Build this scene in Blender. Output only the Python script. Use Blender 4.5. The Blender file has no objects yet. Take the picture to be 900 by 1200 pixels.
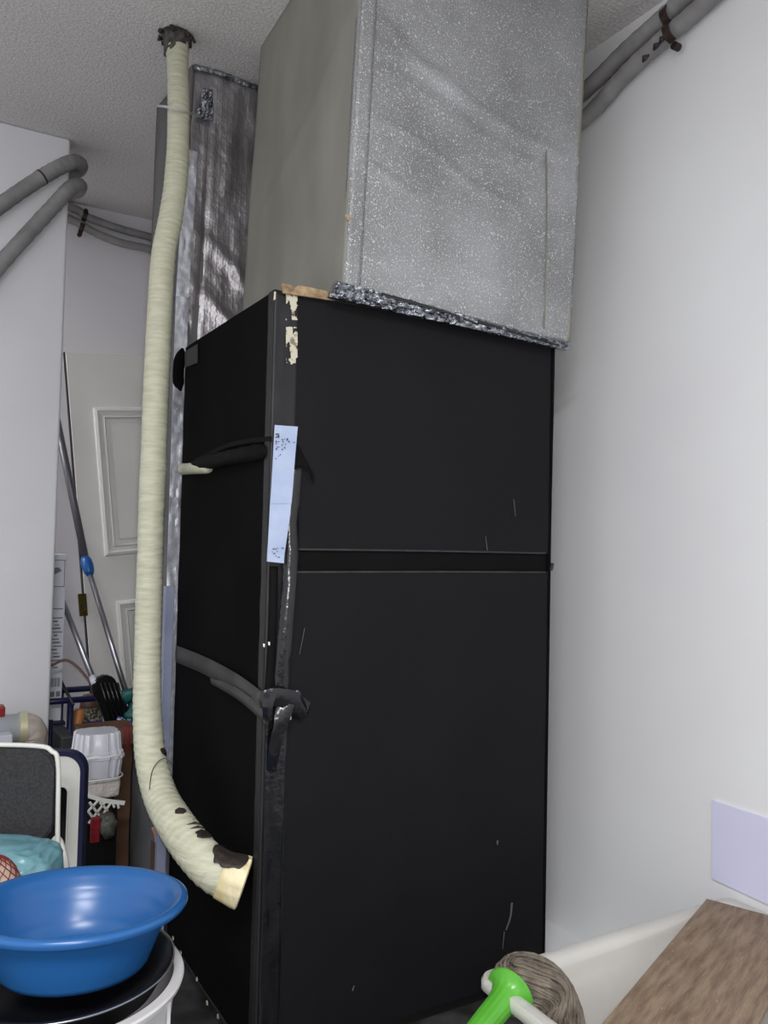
import bpy, bmesh, math, random
from mathutils import Vector, Matrix, noise
random.seed(7)
C = bpy.context.scene.collection
S = bpy.context.scene

# ------------------------------------------------------------------ camera
CZ = 1.2          # lens height; the floor lies at FZ
FZ = -0.055
FPX, YAW, PIT, ROL = 958.55, math.radians(30.4985), math.radians(2.1054), math.radians(1.276)
fw = Vector((math.sin(YAW)*math.cos(PIT), math.cos(YAW)*math.cos(PIT), math.sin(PIT)))
r0 = Vector((math.cos(YAW), -math.sin(YAW), 0)); u0 = r0.cross(fw)
rt = r0*math.cos(ROL) + u0*math.sin(ROL); up = u0*math.cos(ROL) - r0*math.sin(ROL)
EYE = Vector((0, 0, CZ))
cd = bpy.data.cameras.new('camera'); cam = bpy.data.objects.new('camera', cd); C.objects.link(cam)
cam.matrix_world = Matrix(((rt.x, up.x, -fw.x, 0), (rt.y, up.y, -fw.y, 0), (rt.z, up.z, -fw.z, CZ), (0, 0, 0, 1)))
cd.sensor_fit = 'VERTICAL'; cd.sensor_height = 36; cd.lens = FPX/1200*36; cd.clip_start = .02
S.camera = cam

def at(px, py, ax, v):
    """the point of the plane ax = v seen at a pixel of the photograph"""
    d = fw + rt*((px-450)/FPX) + up*((600-py)/FPX)
    i = 'xyz'.index(ax)
    return EYE + d*((v-EYE[i])/d[i])

# ------------------------------------------------------------------ world, lights, exposure
S.view_settings.view_transform = 'Standard'; S.view_settings.look = 'None'
S.view_settings.gamma = 1; S.view_settings.use_curve_mapping = False
S.view_settings.exposure = -0.08
w = bpy.data.worlds.new('world'); S.world = w; w.use_nodes = True
w.node_tree.nodes['Background'].inputs[0].default_value = (.95, .96, 1, 1)
w.node_tree.nodes['Background'].inputs[1].default_value = 1.05
def light(name, kind, loc, energy, size, rot=(0, 0, 0), col=(1, 1, 1)):
    l = bpy.data.lights.new(name, kind); l.energy = energy; l.color = col
    if kind == 'AREA': l.shape = 'RECTANGLE'; l.size = size[0]; l.size_y = size[1]
    else: l.shadow_soft_size = size
    o = bpy.data.objects.new(name, l); C.objects.link(o); o.location = loc; o.rotation_euler = rot
    return o
# the phone's flash, a little to the right of the lens, and the room's ceiling light behind the photographer
fl = EYE + rt*.022 + up*.012 - fw*.01
light('phone_flash', 'POINT', fl, 46, .012, col=(1, .985, .96))
light('ceiling_light', 'AREA', (-.6, -.6, 2.74), 105, (1.1, .6), col=(.97, .98, 1))

light('passage_fill', 'AREA', (-.9, 3.85, 2.72), 26, (.5, .3), col=(1, .98, .95))  # added unseen lamp that brightens the nook behind the left wall

# ------------------------------------------------------------------ materials
def lin(c):
    return tuple(((x/255)/12.92 if x <= 10 else ((x/255+.055)/1.055)**2.4) for x in c[:3]) + (1,)
def mat(name, col, rough=.6, metal=0., col2=None, scale=8, detail=5, bump=0, bscale=60, dist=.004,
        stretch=(1, 1, 1), spec=.5, lo=.35, hi=.65, alpha=1, rvar=0, speck=None, trans=0, coat=0):
    m = bpy.data.materials.new(name); m.use_nodes = True
    N, L = m.node_tree.nodes, m.node_tree.links
    b = N['Principled BSDF']
    b.inputs['Base Color'].default_value = lin(col); b.inputs['Roughness'].default_value = rough
    b.inputs['Metallic'].default_value = metal; b.inputs['Specular IOR Level'].default_value = spec
    b.inputs['Alpha'].default_value = alpha; b.inputs['Transmission Weight'].default_value = trans
    b.inputs['Coat Weight'].default_value = coat
    tc = N.new('ShaderNodeTexCoord'); mp = N.new('ShaderNodeMapping'); mp.inputs['Scale'].default_value = stretch
    L.new(tc.outputs['Object'], mp.inputs['Vector'])
    col_out = None
    if col2:
        n = N.new('ShaderNodeTexNoise'); n.inputs['Scale'].default_value = scale; n.inputs['Detail'].default_value = detail
        L.new(mp.outputs[0], n.inputs['Vector'])
        r = N.new('ShaderNodeValToRGB'); r.color_ramp.elements[0].position = lo; r.color_ramp.elements[1].position = hi
        r.color_ramp.elements[0].color = lin(col); r.color_ramp.elements[1].color = lin(col2)
        L.new(n.outputs[0], r.inputs[0]); col_out = r.outputs[0]
        if rvar:
            mr = N.new('ShaderNodeMapRange'); mr.inputs[3].default_value = rough-rvar; mr.inputs[4].default_value = rough+rvar
            L.new(n.outputs[0], mr.inputs[0]); L.new(mr.outputs[0], b.inputs['Roughness'])
    if speck:   # (colour, noise scale, threshold)
        n = N.new('ShaderNodeTexNoise'); n.inputs['Scale'].default_value = speck[1]; n.inputs['Detail'].default_value = 2
        L.new(mp.outputs[0], n.inputs['Vector'])
        r = N.new('ShaderNodeValToRGB'); r.color_ramp.elements[0].position = speck[2]; r.color_ramp.elements[1].position = speck[2]+.04
        r.color_ramp.elements[0].color = (0, 0, 0, 1); r.color_ramp.elements[1].color = (1, 1, 1, 1)
        L.new(n.outputs[0], r.inputs[0])
        mx = N.new('ShaderNodeMix'); mx.data_type = 'RGBA'; L.new(r.outputs[0], mx.inputs[0])
        if col_out: L.new(col_out, mx.inputs[6])
        else: mx.inputs[6].default_value = lin(col)
        mx.inputs[7].default_value = lin(speck[0]); col_out = mx.outputs[2]
    if col_out: L.new(col_out, b.inputs['Base Color'])
    if bump:
        n = N.new('ShaderNodeTexNoise'); n.inputs['Scale'].default_value = bscale; n.inputs['Detail'].default_value = 4
        L.new(mp.outputs[0], n.inputs['Vector'])
        bp = N.new('ShaderNodeBump'); bp.inputs['Strength'].default_value = bump; bp.inputs['Distance'].default_value = dist
        L.new(n.outputs[0], bp.inputs['Height']); L.new(bp.outputs[0], b.inputs['Normal'])
    return m

def add_scrim(m, fx=90, fz=90, axes='XZ', strength=.3, dist=.002):
    """adds the fine square thread grid of reinforced foil to the bump"""
    N, L = m.node_tree.nodes, m.node_tree.links
    b = N['Principled BSDF']; tc = N.new('ShaderNodeTexCoord'); old = b.inputs['Normal'].links[0].from_socket if b.inputs['Normal'].links else None
    prev = old
    for a, f in zip(axes, (fx, fz)):
        if not f: continue
        wv = N.new('ShaderNodeTexWave'); wv.bands_direction = a; wv.inputs['Scale'].default_value = f; wv.inputs['Distortion'].default_value = .6
        wv.inputs['Detail Scale'].default_value = .3
        L.new(tc.outputs['Object'], wv.inputs['Vector'])
        pw = N.new('ShaderNodeMath'); pw.operation = 'POWER'; pw.inputs[1].default_value = 6; L.new(wv.outputs['Fac'], pw.inputs[0])
        bp = N.new('ShaderNodeBump'); bp.inputs['Strength'].default_value = strength; bp.inputs['Distance'].default_value = dist
        L.new(pw.outputs[0], bp.inputs['Height'])
        if prev: L.new(prev, bp.inputs['Normal'])
        prev = bp.outputs[0]
    L.new(prev, b.inputs['Normal']); return m

WALL = mat('wall_paint', (232, 232, 236), .75, col2=(226, 226, 229), scale=1.6, bump=.15, bscale=9, dist=.004, spec=.3)
WALLR = mat('wall_paint_right', (228, 229, 230), .6, col2=(222, 221, 224), scale=1.3, bump=.15, bscale=6, dist=.005, spec=.35)
WALLB = mat('wall_paint_back', (222, 220, 224), .75, col2=(216, 214, 218), scale=2, spec=.3)
CEIL = mat('ceiling_plaster', (204, 200, 200), .85, col2=(222, 219, 217), scale=90, detail=3, bump=.8, bscale=120, dist=.006, spec=.3, speck=((226, 224, 222), 190, .62))
FLOOR = mat('floor_tile', (74, 74, 74), .5, col2=(44, 42, 40), scale=14, bump=.2, bscale=40)
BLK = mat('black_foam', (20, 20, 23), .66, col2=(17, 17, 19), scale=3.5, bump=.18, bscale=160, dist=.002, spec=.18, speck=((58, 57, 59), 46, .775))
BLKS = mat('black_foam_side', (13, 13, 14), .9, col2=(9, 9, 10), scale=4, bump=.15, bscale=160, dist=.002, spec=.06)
BLKC = mat('black_core', (14, 14, 15), .8)
BAND = mat('black_band', (8, 8, 9), .75, col2=(12, 12, 13), scale=9, spec=.12)
EDGE = mat('scuffed_edge', (46, 45, 48), .6, col2=(30, 29, 31), scale=30)
CTAPE = mat('corner_tape', (34, 33, 35), .5, col2=(26, 25, 27), scale=12, bump=.3, bscale=50, dist=.003, spec=.4)
GTAPE = mat('glossy_black_tape', (14, 14, 18), .22, col2=(20, 20, 25), scale=20, bump=.5, bscale=45, dist=.004, spec=.6)
STRAP = mat('strap_grey', (58, 57, 56), .6, col2=(40, 39, 38), scale=12, bump=.3, bscale=60)
PAINT = mat('cream_paint', (196, 190, 170), .6, col2=(120, 114, 100), scale=60, lo=.5, hi=.6)
WTAPE = mat('white_tape', (160, 174, 204), .5, col2=(172, 184, 210), scale=20, bump=.2, bscale=200, dist=.001)
INK = mat('ink', (50, 52, 62), .8)
DUCT = add_scrim(mat('duct_foil', (168, 169, 171), .48, .5, col2=(138, 139, 138), scale=5, bump=.9, bscale=230, dist=.003, rvar=.12, lo=.3, hi=.7,
           speck=((212, 214, 218), 250, .60)), 26, 26, 'XZ', .07, .001)
DUCTS = mat('dimmed_duct_foil', (150, 148, 139), .66, .25, col2=(128, 126, 117), scale=4, detail=3, bump=.3, bscale=120, dist=.002, stretch=(1, 1.2, .5), lo=.3, hi=.7)  # front foil again, its weaker reflection on the sides put into the colour
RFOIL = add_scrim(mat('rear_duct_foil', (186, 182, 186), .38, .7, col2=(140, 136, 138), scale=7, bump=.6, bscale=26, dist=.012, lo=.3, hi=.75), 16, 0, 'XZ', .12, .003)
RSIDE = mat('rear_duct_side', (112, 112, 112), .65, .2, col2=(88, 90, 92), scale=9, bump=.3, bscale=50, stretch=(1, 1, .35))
SHINY = mat('silver_tape', (226, 228, 236), .42, .45, col2=(188, 190, 200), scale=34, bump=.5, bscale=40, dist=.006)
CRUMP = mat('crumpled_foil', (212, 216, 224), .22, 1, col2=(90, 92, 98), scale=70, bump=1, bscale=90, dist=.01)
CARDM = mat('bare_board', (176, 152, 118), .85, col2=(120, 96, 72), scale=40, bump=.5, bscale=80)
LILAC = mat('pale_trim', (150, 158, 182), .5, col2=(136, 145, 170), scale=10)
PIPEW = mat('wrapping_tape', (198, 198, 176), .6, col2=(182, 181, 158), scale=18, bump=.6, bscale=16, dist=.006, stretch=(1, 1, 6))
CHAR = mat('charred_smear', (30, 25, 24), .6, col2=(52, 42, 36), scale=50, bump=.6, bscale=70)
FIBRE = mat('cut_fibre', (232, 222, 186), .8, col2=(206, 188, 136), scale=30, stretch=(1, 1, .12), bump=.6, bscale=60)
SMUDGE = mat('dark_smudge', (66, 58, 46), .7, col2=(44, 38, 32), scale=60)
CONDUIT = mat('grey_lagging', (148, 146, 146), .7, col2=(128, 126, 126), scale=14, bump=.4, bscale=60, dist=.003)
CLAMPM = mat('dark_clamp', (42, 32, 30), .5, .4, col2=(66, 48, 40), scale=40)
TIE = mat('nylon_tie', (186, 184, 180), .5)
DOORM = mat('door_white', (222, 221, 217), .45, col2=(216, 215, 211), scale=3, spec=.4)
BRASS = mat('brass', (92, 82, 34), .35, .8, col2=(60, 52, 24), scale=60)
ALU = mat('aluminium', (170, 170, 176), .3, .9)
GREYP = mat('grey_pole', (110, 110, 116), .4, .5)
BLUEP = mat('blue_plastic', (20, 86, 158), .35, spec=.5)
NAVY = mat('navy_steel', (24, 28, 74), .35, col2=(18, 20, 56), scale=12)
CARTON = mat('brown_carton', (104, 76, 58), .85, col2=(88, 62, 46), scale=10, bump=.2, bscale=60)
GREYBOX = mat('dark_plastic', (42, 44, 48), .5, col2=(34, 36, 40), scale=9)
CLEAR = mat('frosted_plastic', (228, 228, 238), .25, trans=.15, alpha=.95, spec=.6, bump=.2, bscale=40)
WPLAS = mat('white_plastic', (226, 226, 220), .35, col2=(218, 218, 212), scale=6, spec=.5)
BAGW = mat('white_bag', (206, 200, 196), .35, col2=(188, 180, 178), scale=14, bump=.8, bscale=24, dist=.02)
MAROON = mat('maroon_pack', (74, 40, 46), .5, col2=(54, 32, 38), scale=20, bump=.5, bscale=30)
REDP = mat('red_pack', (160, 34, 44), .35, col2=(110, 20, 32), scale=30, bump=.5, bscale=40)
GREENISH = mat('olive_pouch', (104, 106, 96), .25, col2=(52, 56, 52), scale=30, bump=.8, bscale=40, dist=.01)
BLKP = mat('black_plastic', (16, 17, 18), .22, bump=.2, bscale=30, spec=.6)
TEAL = mat('teal_plastic', (18, 92, 92), .5, col2=(12, 70, 72), scale=14)
YARNB = mat('blue_white_yarn', (190, 192, 205), .8, col2=(60, 70, 140), scale=60, lo=.48, hi=.52)
ORANGE = mat('orange_wood', (196, 128, 70), .55, col2=(170, 104, 54), scale=20, stretch=(3, 3, .4))
BROWNP = mat('brown_plastic', (96, 66, 60), .5)
BLUED = mat('dark_blue', (34, 42, 120), .4)
CREAMP = mat('printed_band', (150, 148, 130), .5, col2=(60, 56, 56), scale=90, lo=.48, hi=.52)
PVC = mat('pvc_grey', (212, 216, 224), .4, col2=(202, 206, 214), scale=6)
PVCO = mat('pvc_old', (200, 190, 180), .5, col2=(150, 128, 120), scale=16, lo=.45, hi=.8)
COLLAR = mat('cream_collar', (206, 202, 168), .3, .2)
REDV = mat('red_valve', (140, 28, 30), .4)
SPECK = mat('speckled_fabric', (40, 40, 43), .85, col2=(56, 56, 58), scale=160, detail=2, bump=.5, bscale=200, dist=.002)
NAVYE = mat('navy_edge', (26, 30, 62), .5)
AQUA = mat('aqua_bag', (104, 152, 164), .3, col2=(118, 166, 176), scale=9, bump=.5, bscale=10, dist=.012, spec=.6)
NETR = mat('red_net', (120, 34, 36), .6)
GARLIC = mat('beige_bulbs', (196, 176, 158), .7, col2=(170, 146, 130), scale=30)
BLUEB = mat('blue_basin', (34, 88, 148), .3, col2=(38, 94, 154), scale=4, spec=.5, bump=.04, bscale=30)
BLKPAN = mat('black_pan', (18, 18, 22), .25, spec=.6)
TUB = mat('white_tub', (208, 206, 208), .4, col2=(190, 188, 190), scale=8)
CERAM = mat('ceramic', (196, 194, 188), .16, col2=(188, 185, 179), scale=5, spec=.6, coat=.3)
BOARD = mat('worn_board', (140, 120, 98), .6, col2=(102, 82, 64), scale=5, detail=10, stretch=(2, 12, 6), bump=.5, bscale=30, dist=.003, lo=.36, hi=.68, speck=((168, 152, 132), 22, .70))
BOARDE = mat('board_edge', (86, 68, 52), .8, col2=(60, 46, 36), scale=40)
LGREEN = mat('lime_plastic', (88, 168, 54), .3, col2=(78, 154, 46), scale=8, spec=.5)
MOPY = mat('grey_yarn', (122, 112, 100), .9, col2=(84, 76, 66), scale=40)
PANEL = mat('lilac_panel', (218, 217, 240), .4, col2=(212, 211, 236), scale=2)
PINK = mat('torn_paper', (212, 196, 190), .7, col2=(214, 140, 110), scale=20, lo=.5, hi=.56)
BLUESH = mat('blue_sheet', (74, 104, 140), .5)
WBOX = mat('white_box', (204, 206, 216), .55, col2=(198, 200, 210), scale=4)
PRINT = mat('grey_print', (112, 112, 122), .8)

# ------------------------------------------------------------------ builders
def link(name, me, m=None, parent=None, smooth=False):
    if m: me.materials.append(m)
    o = bpy.data.objects.new(name, me); C.objects.link(o)
    if smooth:
        for p in me.polygons: p.use_smooth = True
    if parent: o.parent = parent; o.location = -parent.location if parent.parent is None else (0, 0, 0)
    return o
def obj(name, bm, m=None, parent=None, smooth=False):
    bmesh.ops.recalc_face_normals(bm, faces=bm.faces)
    me = bpy.data.meshes.new(name); bm.to_mesh(me); bm.free()
    return link(name, me, m, parent, smooth)
def tag(o, label, cat, group=None):
    o['label'] = label; o['category'] = cat
    if group: o['group'] = group
    return o
def thing(name, label, cat, loc, group=None):
    o = bpy.data.objects.new(name, None); C.objects.link(o); o.location = loc; o.empty_display_size = .05
    return tag(o, label, cat, group)
def struct(o): o['kind'] = 'structure'; return o
def smooth_by(o, ang=35):
    me = o.data
    for p in me.polygons: p.use_smooth = True
    try: me.set_sharp_from_angle(angle=math.radians(ang))
    except Exception: pass
    return o
def box(bm, lo, hi, bev=0, seg=2, M=None):
    r = bmesh.ops.create_cube(bm, size=1)
    lo, hi = Vector(lo), Vector(hi)
    for v in r['verts']: v.co = Vector(((lo[i]+hi[i])/2 + v.co[i]*(hi[i]-lo[i]) for i in range(3)))
    vs = r['verts']
    if bev:
        es = list({e for v in vs for e in v.link_edges})
        rr = bmesh.ops.bevel(bm, geom=es, offset=bev, segments=seg, affect='EDGES', profile=.5)
        vs = list({v for f in rr['faces'] for v in f.verts} | {v for v in vs if v.is_valid})
    if M:
        for v in vs: v.co = M @ v.co
    return vs
def hexa(bm, c, bev=0):
    """c: eight corners, bottom four counter-clockwise then top four"""
    vs = [bm.verts.new(p) for p in c]
    for f in ((0, 3, 2, 1), (4, 5, 6, 7), (0, 1, 5, 4), (1, 2, 6, 5), (2, 3, 7, 6), (3, 0, 4, 7)): bm.faces.new([vs[i] for i in f])
    if bev: bmesh.ops.bevel(bm, geom=list({e for v in vs for e in v.link_edges}), offset=bev, segments=2, affect='EDGES')
def catmull(P, n):
    P = [Vector(p) for p in P]; out = []
    Q = [P[0]*2-P[1]] + P + [P[-1]*2-P[-2]]
    for i in range(1, len(Q)-2):
        for k in range(n):
            t = k/n; a, b, c, d = Q[i-1], Q[i], Q[i+1], Q[i+2]
            out.append(.5*((2*b)+(c-a)*t+(2*a-5*b+4*c-d)*t*t+(3*b-a-3*c+d)*t**3))
    out.append(P[-1]); return out
def tube(bm, P, rad, n=16, caps=True, fn=None):
    P = [Vector(p) for p in P]; N = len(P); rings = []
    ref = Vector((0, 0, 1)) if abs((P[1]-P[0]).normalized().z) < .9 else Vector((0, 1, 0))
    x = None
    for i, p in enumerate(P):
        t = (P[min(i+1, N-1)]-P[max(i-1, 0)]).normalized()
        x = (ref - t*ref.dot(t)).normalized() if x is None else (x - t*x.dot(t)).normalized()
        y = t.cross(x)
        r = rad[i] if hasattr(rad, '__len__') else rad
        ring = []
        for k in range(n):
            a = 2*math.pi*k/n; rr = r*(fn(i, a, p) if fn else 1)
            ring.append(bm.verts.new(p + x*math.cos(a)*rr + y*math.sin(a)*rr))
        rings.append(ring)
    for A, B in zip(rings, rings[1:]):
        for k in range(n): bm.faces.new((A[k], A[(k+1) % n], B[(k+1) % n], B[k]))
    if caps: bm.faces.new(rings[0][::-1]); bm.faces.new(rings[-1])
    return rings
def lathe(bm, prof, n=64, c=(0, 0, 0), M=None, fn=None):
    rings = []
    for r, z in prof:
        ring = []
        for k in range(n):
            a = 2*math.pi*k/n; rr = r*(fn(a, z) if fn else 1)
            v = Vector((math.cos(a)*rr, math.sin(a)*rr, z))
            v = (M @ v) if M else v
            ring.append(bm.verts.new(v + Vector(c)))
        rings.append(ring)
    for A, B in zip(rings, rings[1:]):
        for k in range(n): bm.faces.new((A[k], A[(k+1) % n], B[(k+1) % n], B[k]))
    bm.faces.new(rings[0][::-1]); bm.faces.new(rings[-1])
def sheet(bm, c00, c10, c11, c01, nu, nv, th, disp=None, nrm=None):
    """a thin solid sheet between four corners; disp(u, v) moves it along its normal"""
    c00, c10, c11, c01 = map(Vector, (c00, c10, c11, c01))
    n = Vector(nrm) if nrm else (c10-c00).cross(c01-c00).normalized()
    F, B = [], []
    for j in range(nv+1):
        f, b = [], []
        for i in range(nu+1):
            u, v = i/nu, j/nv
            p = c00*(1-u)*(1-v)+c10*u*(1-v)+c11*u*v+c01*(1-u)*v
            q = p + n*(disp(u, v) if disp else 0)
            f.append(bm.verts.new(q + n*th)); b.append(bm.verts.new(p))
        F.append(f); B.append(b)
    for j in range(nv):
        for i in range(nu):
            bm.faces.new((F[j][i], F[j][i+1], F[j+1][i+1], F[j+1][i]))
    for i in range(nu):
        bm.faces.new((B[0][i], B[0][i+1], F[0][i+1], F[0][i])); bm.faces.new((F[nv][i], F[nv][i+1], B[nv][i+1], B[nv][i]))
    for j in range(nv):
        bm.faces.new((F[j][0], F[j+1][0], B[j+1][0], B[j][0])); bm.faces.new((B[j][nu], B[j+1][nu], F[j+1][nu], F[j][nu]))
    bm.faces.new([B[0][i] for i in range(nu)] + [B[j][nu] for j in range(nv)] + [B[nv][i] for i in range(nu, 0, -1)] + [B[j][0] for j in range(nv, 0, -1)])
def ribbon(bm, P, side, width, th, n=8, curl=0):
    """flat band along points P; side: Vector or list of Vectors across it"""
    Q = catmull(P, n); N = len(Q); rows = []
    for i, p in enumerate(Q):
        s = side
        if isinstance(side, list):
            f = i/(N-1)*(len(side)-1); k = min(int(f), len(side)-2); s = side[k].lerp(side[k+1], f-k)
        t = (Q[min(i+1, N-1)]-Q[max(i-1, 0)]).normalized(); s = (s-t*s.dot(t)).normalized(); nn = t.cross(s)
        W = width[0]+(width[1]-width[0])*i/(N-1) if isinstance(width, tuple) else width
        row = []
        for k in (-1, 0, 1): row.append(bm.verts.new(p + s*W/2*k + nn*(th/2 + (curl*(1-k*k)))))
        for k in (1, 0, -1): row.append(bm.verts.new(p + s*W/2*k + nn*(-th/2 + (curl*(1-k*k)))))
        rows.append(row)
    for A, B in zip(rows, rows[1:]):
        for k in range(6): bm.faces.new((A[k], A[(k+1) % 6], B[(k+1) % 6], B[k]))
    bm.faces.new(rows[0][::-1]); bm.faces.new(rows[-1])
def plate(bm, pts, nrm, th):
    """a flat polygon given thickness along nrm"""
    n = Vector(nrm)*th; A = [bm.verts.new(Vector(p)) for p in pts]; B = [bm.verts.new(Vector(p)+n) for p in pts]
    bm.faces.new(A[::-1]); bm.faces.new(B); k = len(A)
    for i in range(k): bm.faces.new((A[i], A[(i+1) % k], B[(i+1) % k], B[i]))
def rrect(w, h, r, n=6, c=(0, 0)):
    out = []
    for sx, sy, a0 in ((1, 1, 0), (-1, 1, 90), (-1, -1, 180), (1, -1, 270)):
        for k in range(n+1):
            a = math.radians(a0+90*k/n); out.append((c[0]+sx*(w/2-r)+r*math.cos(a), c[1]+sy*(h/2-r)+r*math.sin(a)))
    return out
def nz(x, y, z=0.): return noise.noise(Vector((x, y, z)))

# ------------------------------------------------------------------ the setting
HC = 2.8
XR = 1.86; YB = 4.13; PX, PY = .53, 3.46        # right wall, back wall, corner of the left wall
def sbox(name, lo, hi, m, bev=0):
    bm = bmesh.new(); box(bm, lo, hi, bev, 3); return struct(smooth_by(obj(name, bm, m)))
sbox('floor', (-1.9, -2.0, FZ-.1), (2.0, YB+.1, FZ), FLOOR)
sbox('ceiling', (-1.9, -2.0, HC), (2.0, YB+.1, HC+.1), CEIL)
sbox('wall_right', (XR, -2.0, FZ), (XR+.12, YB+.1, HC), WALLR)
sbox('wall_back', (-1.8, YB, FZ), (XR, YB+.1, HC), WALLB)
sbox('wall_left', (-1.8, PY, FZ), (PX, PY+.11, HC), WALL, .012)
sbox('wall_side', (-1.9, -2.0, FZ), (-1.8, -.9, HC), WALL)   # cut short so the world background comes in as fill light

# ------------------------------------------------------------------ black insulated cabinet
X0, Y0, W, D, ZT = .737, 1.783, .873, .704, 1.789
X1, Y1 = X0+W, Y0+D
cab = thing('insulated_cabinet', 'tall black foam-clad air unit cabinet under the big silver duct', 'cabinet', (X0+W/2, Y0+D/2, FZ))
bm = bmesh.new()
box(bm, (X0+.012, Y0+.012, .012), (X1-.01, Y1, ZT-.012)); obj('cabinet_body', bm, BLKC, cab)
bm = bmesh.new(); box(bm, (X0+.05, Y0+.05, FZ), (X1-.05, Y1-.05, .012)); obj('plinth', bm, BLKC, cab)
zs_hi, zs_lo = 1.177, 1.127
def pan(u, v): return .0022*nz(u*4, v*5, 1)+.0008*nz(u*20, v*22, 5)
def right_edge(z):   # the right edge of the foam bellies out a little at its top corner
    return X1 + (.012 if z > 1.7 else 0)
xt = X0+.062
bm = bmesh.new(); sheet(bm, (xt-.004, Y0+.012, zs_hi), (X1, Y0+.012, zs_hi), (X1+.006, Y0+.012, ZT), (xt-.004, Y0+.012, ZT), 40, 28, .011, pan, (0, -1, 0)); smooth_by(obj('upper_front_panel', bm, BLK, cab))
bm = bmesh.new(); sheet(bm, (xt-.004, Y0+.012, 0), (X1, Y0+.012, 0), (X1, Y0+.012, zs_lo), (xt-.004, Y0+.012, zs_lo), 40, 50, .011, pan, (0, -1, 0)); smooth_by(obj('lower_front_panel', bm, BLK, cab))
bm = bmesh.new(); sheet(bm, (xt-.004, Y0+.012, zs_lo+.001), (X1, Y0+.012, zs_lo+.001), (X1, Y0+.012, zs_hi-.001), (xt-.004, Y0+.012, zs_hi-.001), 30, 2, .0045, None, (0, -1, 0)); obj('seam_band', bm, BAND, cab)
for z in (zs_hi+.0015, zs_lo-.003):
    bm = bmesh.new(); ribbon(bm, [(xt+.01, Y0, z), ((xt+X1)/2, Y0-.0006, z+.0012), (X1-.02, Y0, z)], Vector((0, 0, 1)), .0045, .0015); obj('seam_lip', bm, EDGE, cab)
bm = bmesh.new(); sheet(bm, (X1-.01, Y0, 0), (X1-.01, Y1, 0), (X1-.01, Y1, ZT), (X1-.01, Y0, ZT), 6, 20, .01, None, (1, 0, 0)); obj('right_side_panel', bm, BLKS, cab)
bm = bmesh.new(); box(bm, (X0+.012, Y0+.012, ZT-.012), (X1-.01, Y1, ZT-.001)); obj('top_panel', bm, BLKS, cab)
# left side: three foam sheets with the slot and the strap between them
def spt(px, py, x=X0): return at(px, py, 'x', x)
def side_sheet(name, z0a, z1a, z0b, z1b):   # a: at the front edge, b: at the back edge
    bm = bmesh.new()
    sheet(bm, (X0+.012, Y1, z0b), (X0+.012, Y0+.001, z0a), (X0+.012, Y0+.001, z1a), (X0+.012, Y1, z1b), 24, 20, .011, lambda u, v: .003*nz(u*3, v*4, 9), (-1, 0, 0))
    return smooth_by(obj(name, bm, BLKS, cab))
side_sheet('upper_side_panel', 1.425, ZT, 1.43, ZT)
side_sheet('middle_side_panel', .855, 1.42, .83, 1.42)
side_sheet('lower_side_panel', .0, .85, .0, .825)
# corner tape column
bm = bmesh.new()
def ct(u, v): return .0015*nz(u*6, v*40, 3)+.001*math.sin(u*math.pi*2)*nz(v*9, 2)
sheet(bm, (X0, Y0+.006, 0), (xt, Y0+.006, 0), (xt, Y0+.006, ZT+.001), (X0, Y0+.006, ZT+.001), 10, 120, .0075, ct, (0, -1, 0))
obj('corner_tape', bm, CTAPE, cab, True)
bm = bmesh.new()
sheet(bm, (X0-.001, Y0+.03, 0), (X0-.001, Y0-.001, 0), (X0-.001, Y0-.001, ZT), (X0-.001, Y0+.03, ZT), 4, 90, .0015, lambda u, v: .0012*nz(u*2, v*30, 8), (-1, 0, 0))
obj('corner_tape_return', bm, CTAPE, cab, True)
# gloss tape down the lower corner
bm = bmesh.new()
sheet(bm, (X0+.006, Y0-.004, .0), (xt-.004, Y0-.004, .0), (xt-.004, Y0-.004, .86), (X0+.006, Y0-.004, .86), 8, 90, .001, lambda u, v: .0035*(.5+nz(u*3, v*9, 4))+.001*nz(u*12, v*60), (0, -1, 0))
obj('glossy_tape', bm, GTAPE, cab, True)
# bare patch where the paint shows
def fy(px, py, y=Y0-.003): return at(px, py, 'y', y)
def scrappy(name, px0, px1, py0, py1, m, n=(12, 60)):
    """flakes of bare paint left where the tape was torn off, with ragged outlines"""
    bm = bmesh.new(); NX, NY = n; vs = {}
    def vert(i, j):
        if (i, j) not in vs:
            x = px0+(px1-px0)*i/NX+.55*nz(i*1.7, j*.9, 3); y = py0+(py1-py0)*j/NY+.6*nz(i*.9, j*1.7, 9)
            vs[i, j] = bm.verts.new(fy(x, y, Y0-.0036))
        return vs[i, j]
    for j in range(NY):
        for i in range(NX):
            u, v = (i+.5)/NX, (j+.5)/NY
            k = nz(u*2.2+3, v*5.5, 2.2)*1.3+.35*nz(u*7, v*22, 5)+.28-abs(u-.55)*.7-(.75 if .36 < v < .46 else 0)-max(0, v-.82)*2.2
            if k > 0: bm.faces.new((vert(i, j), vert(i, j+1), vert(i+1, j+1), vert(i+1, j)))
    o = obj(name, bm, m, cab); md = o.modifiers.new('thickness', 'SOLIDIFY'); md.thickness = .001; return o
scrappy('bare_paint_patch', 335, 348.5, 345, 427, PAINT)
bm = bmesh.new(); plate(bm, [fy(320.5, 352), fy(322.5, 351), fy(323, 342), fy(321, 342)], (0, -1, 0), .002); obj('bare_paint_patch', bm, PAINT, cab)
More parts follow.
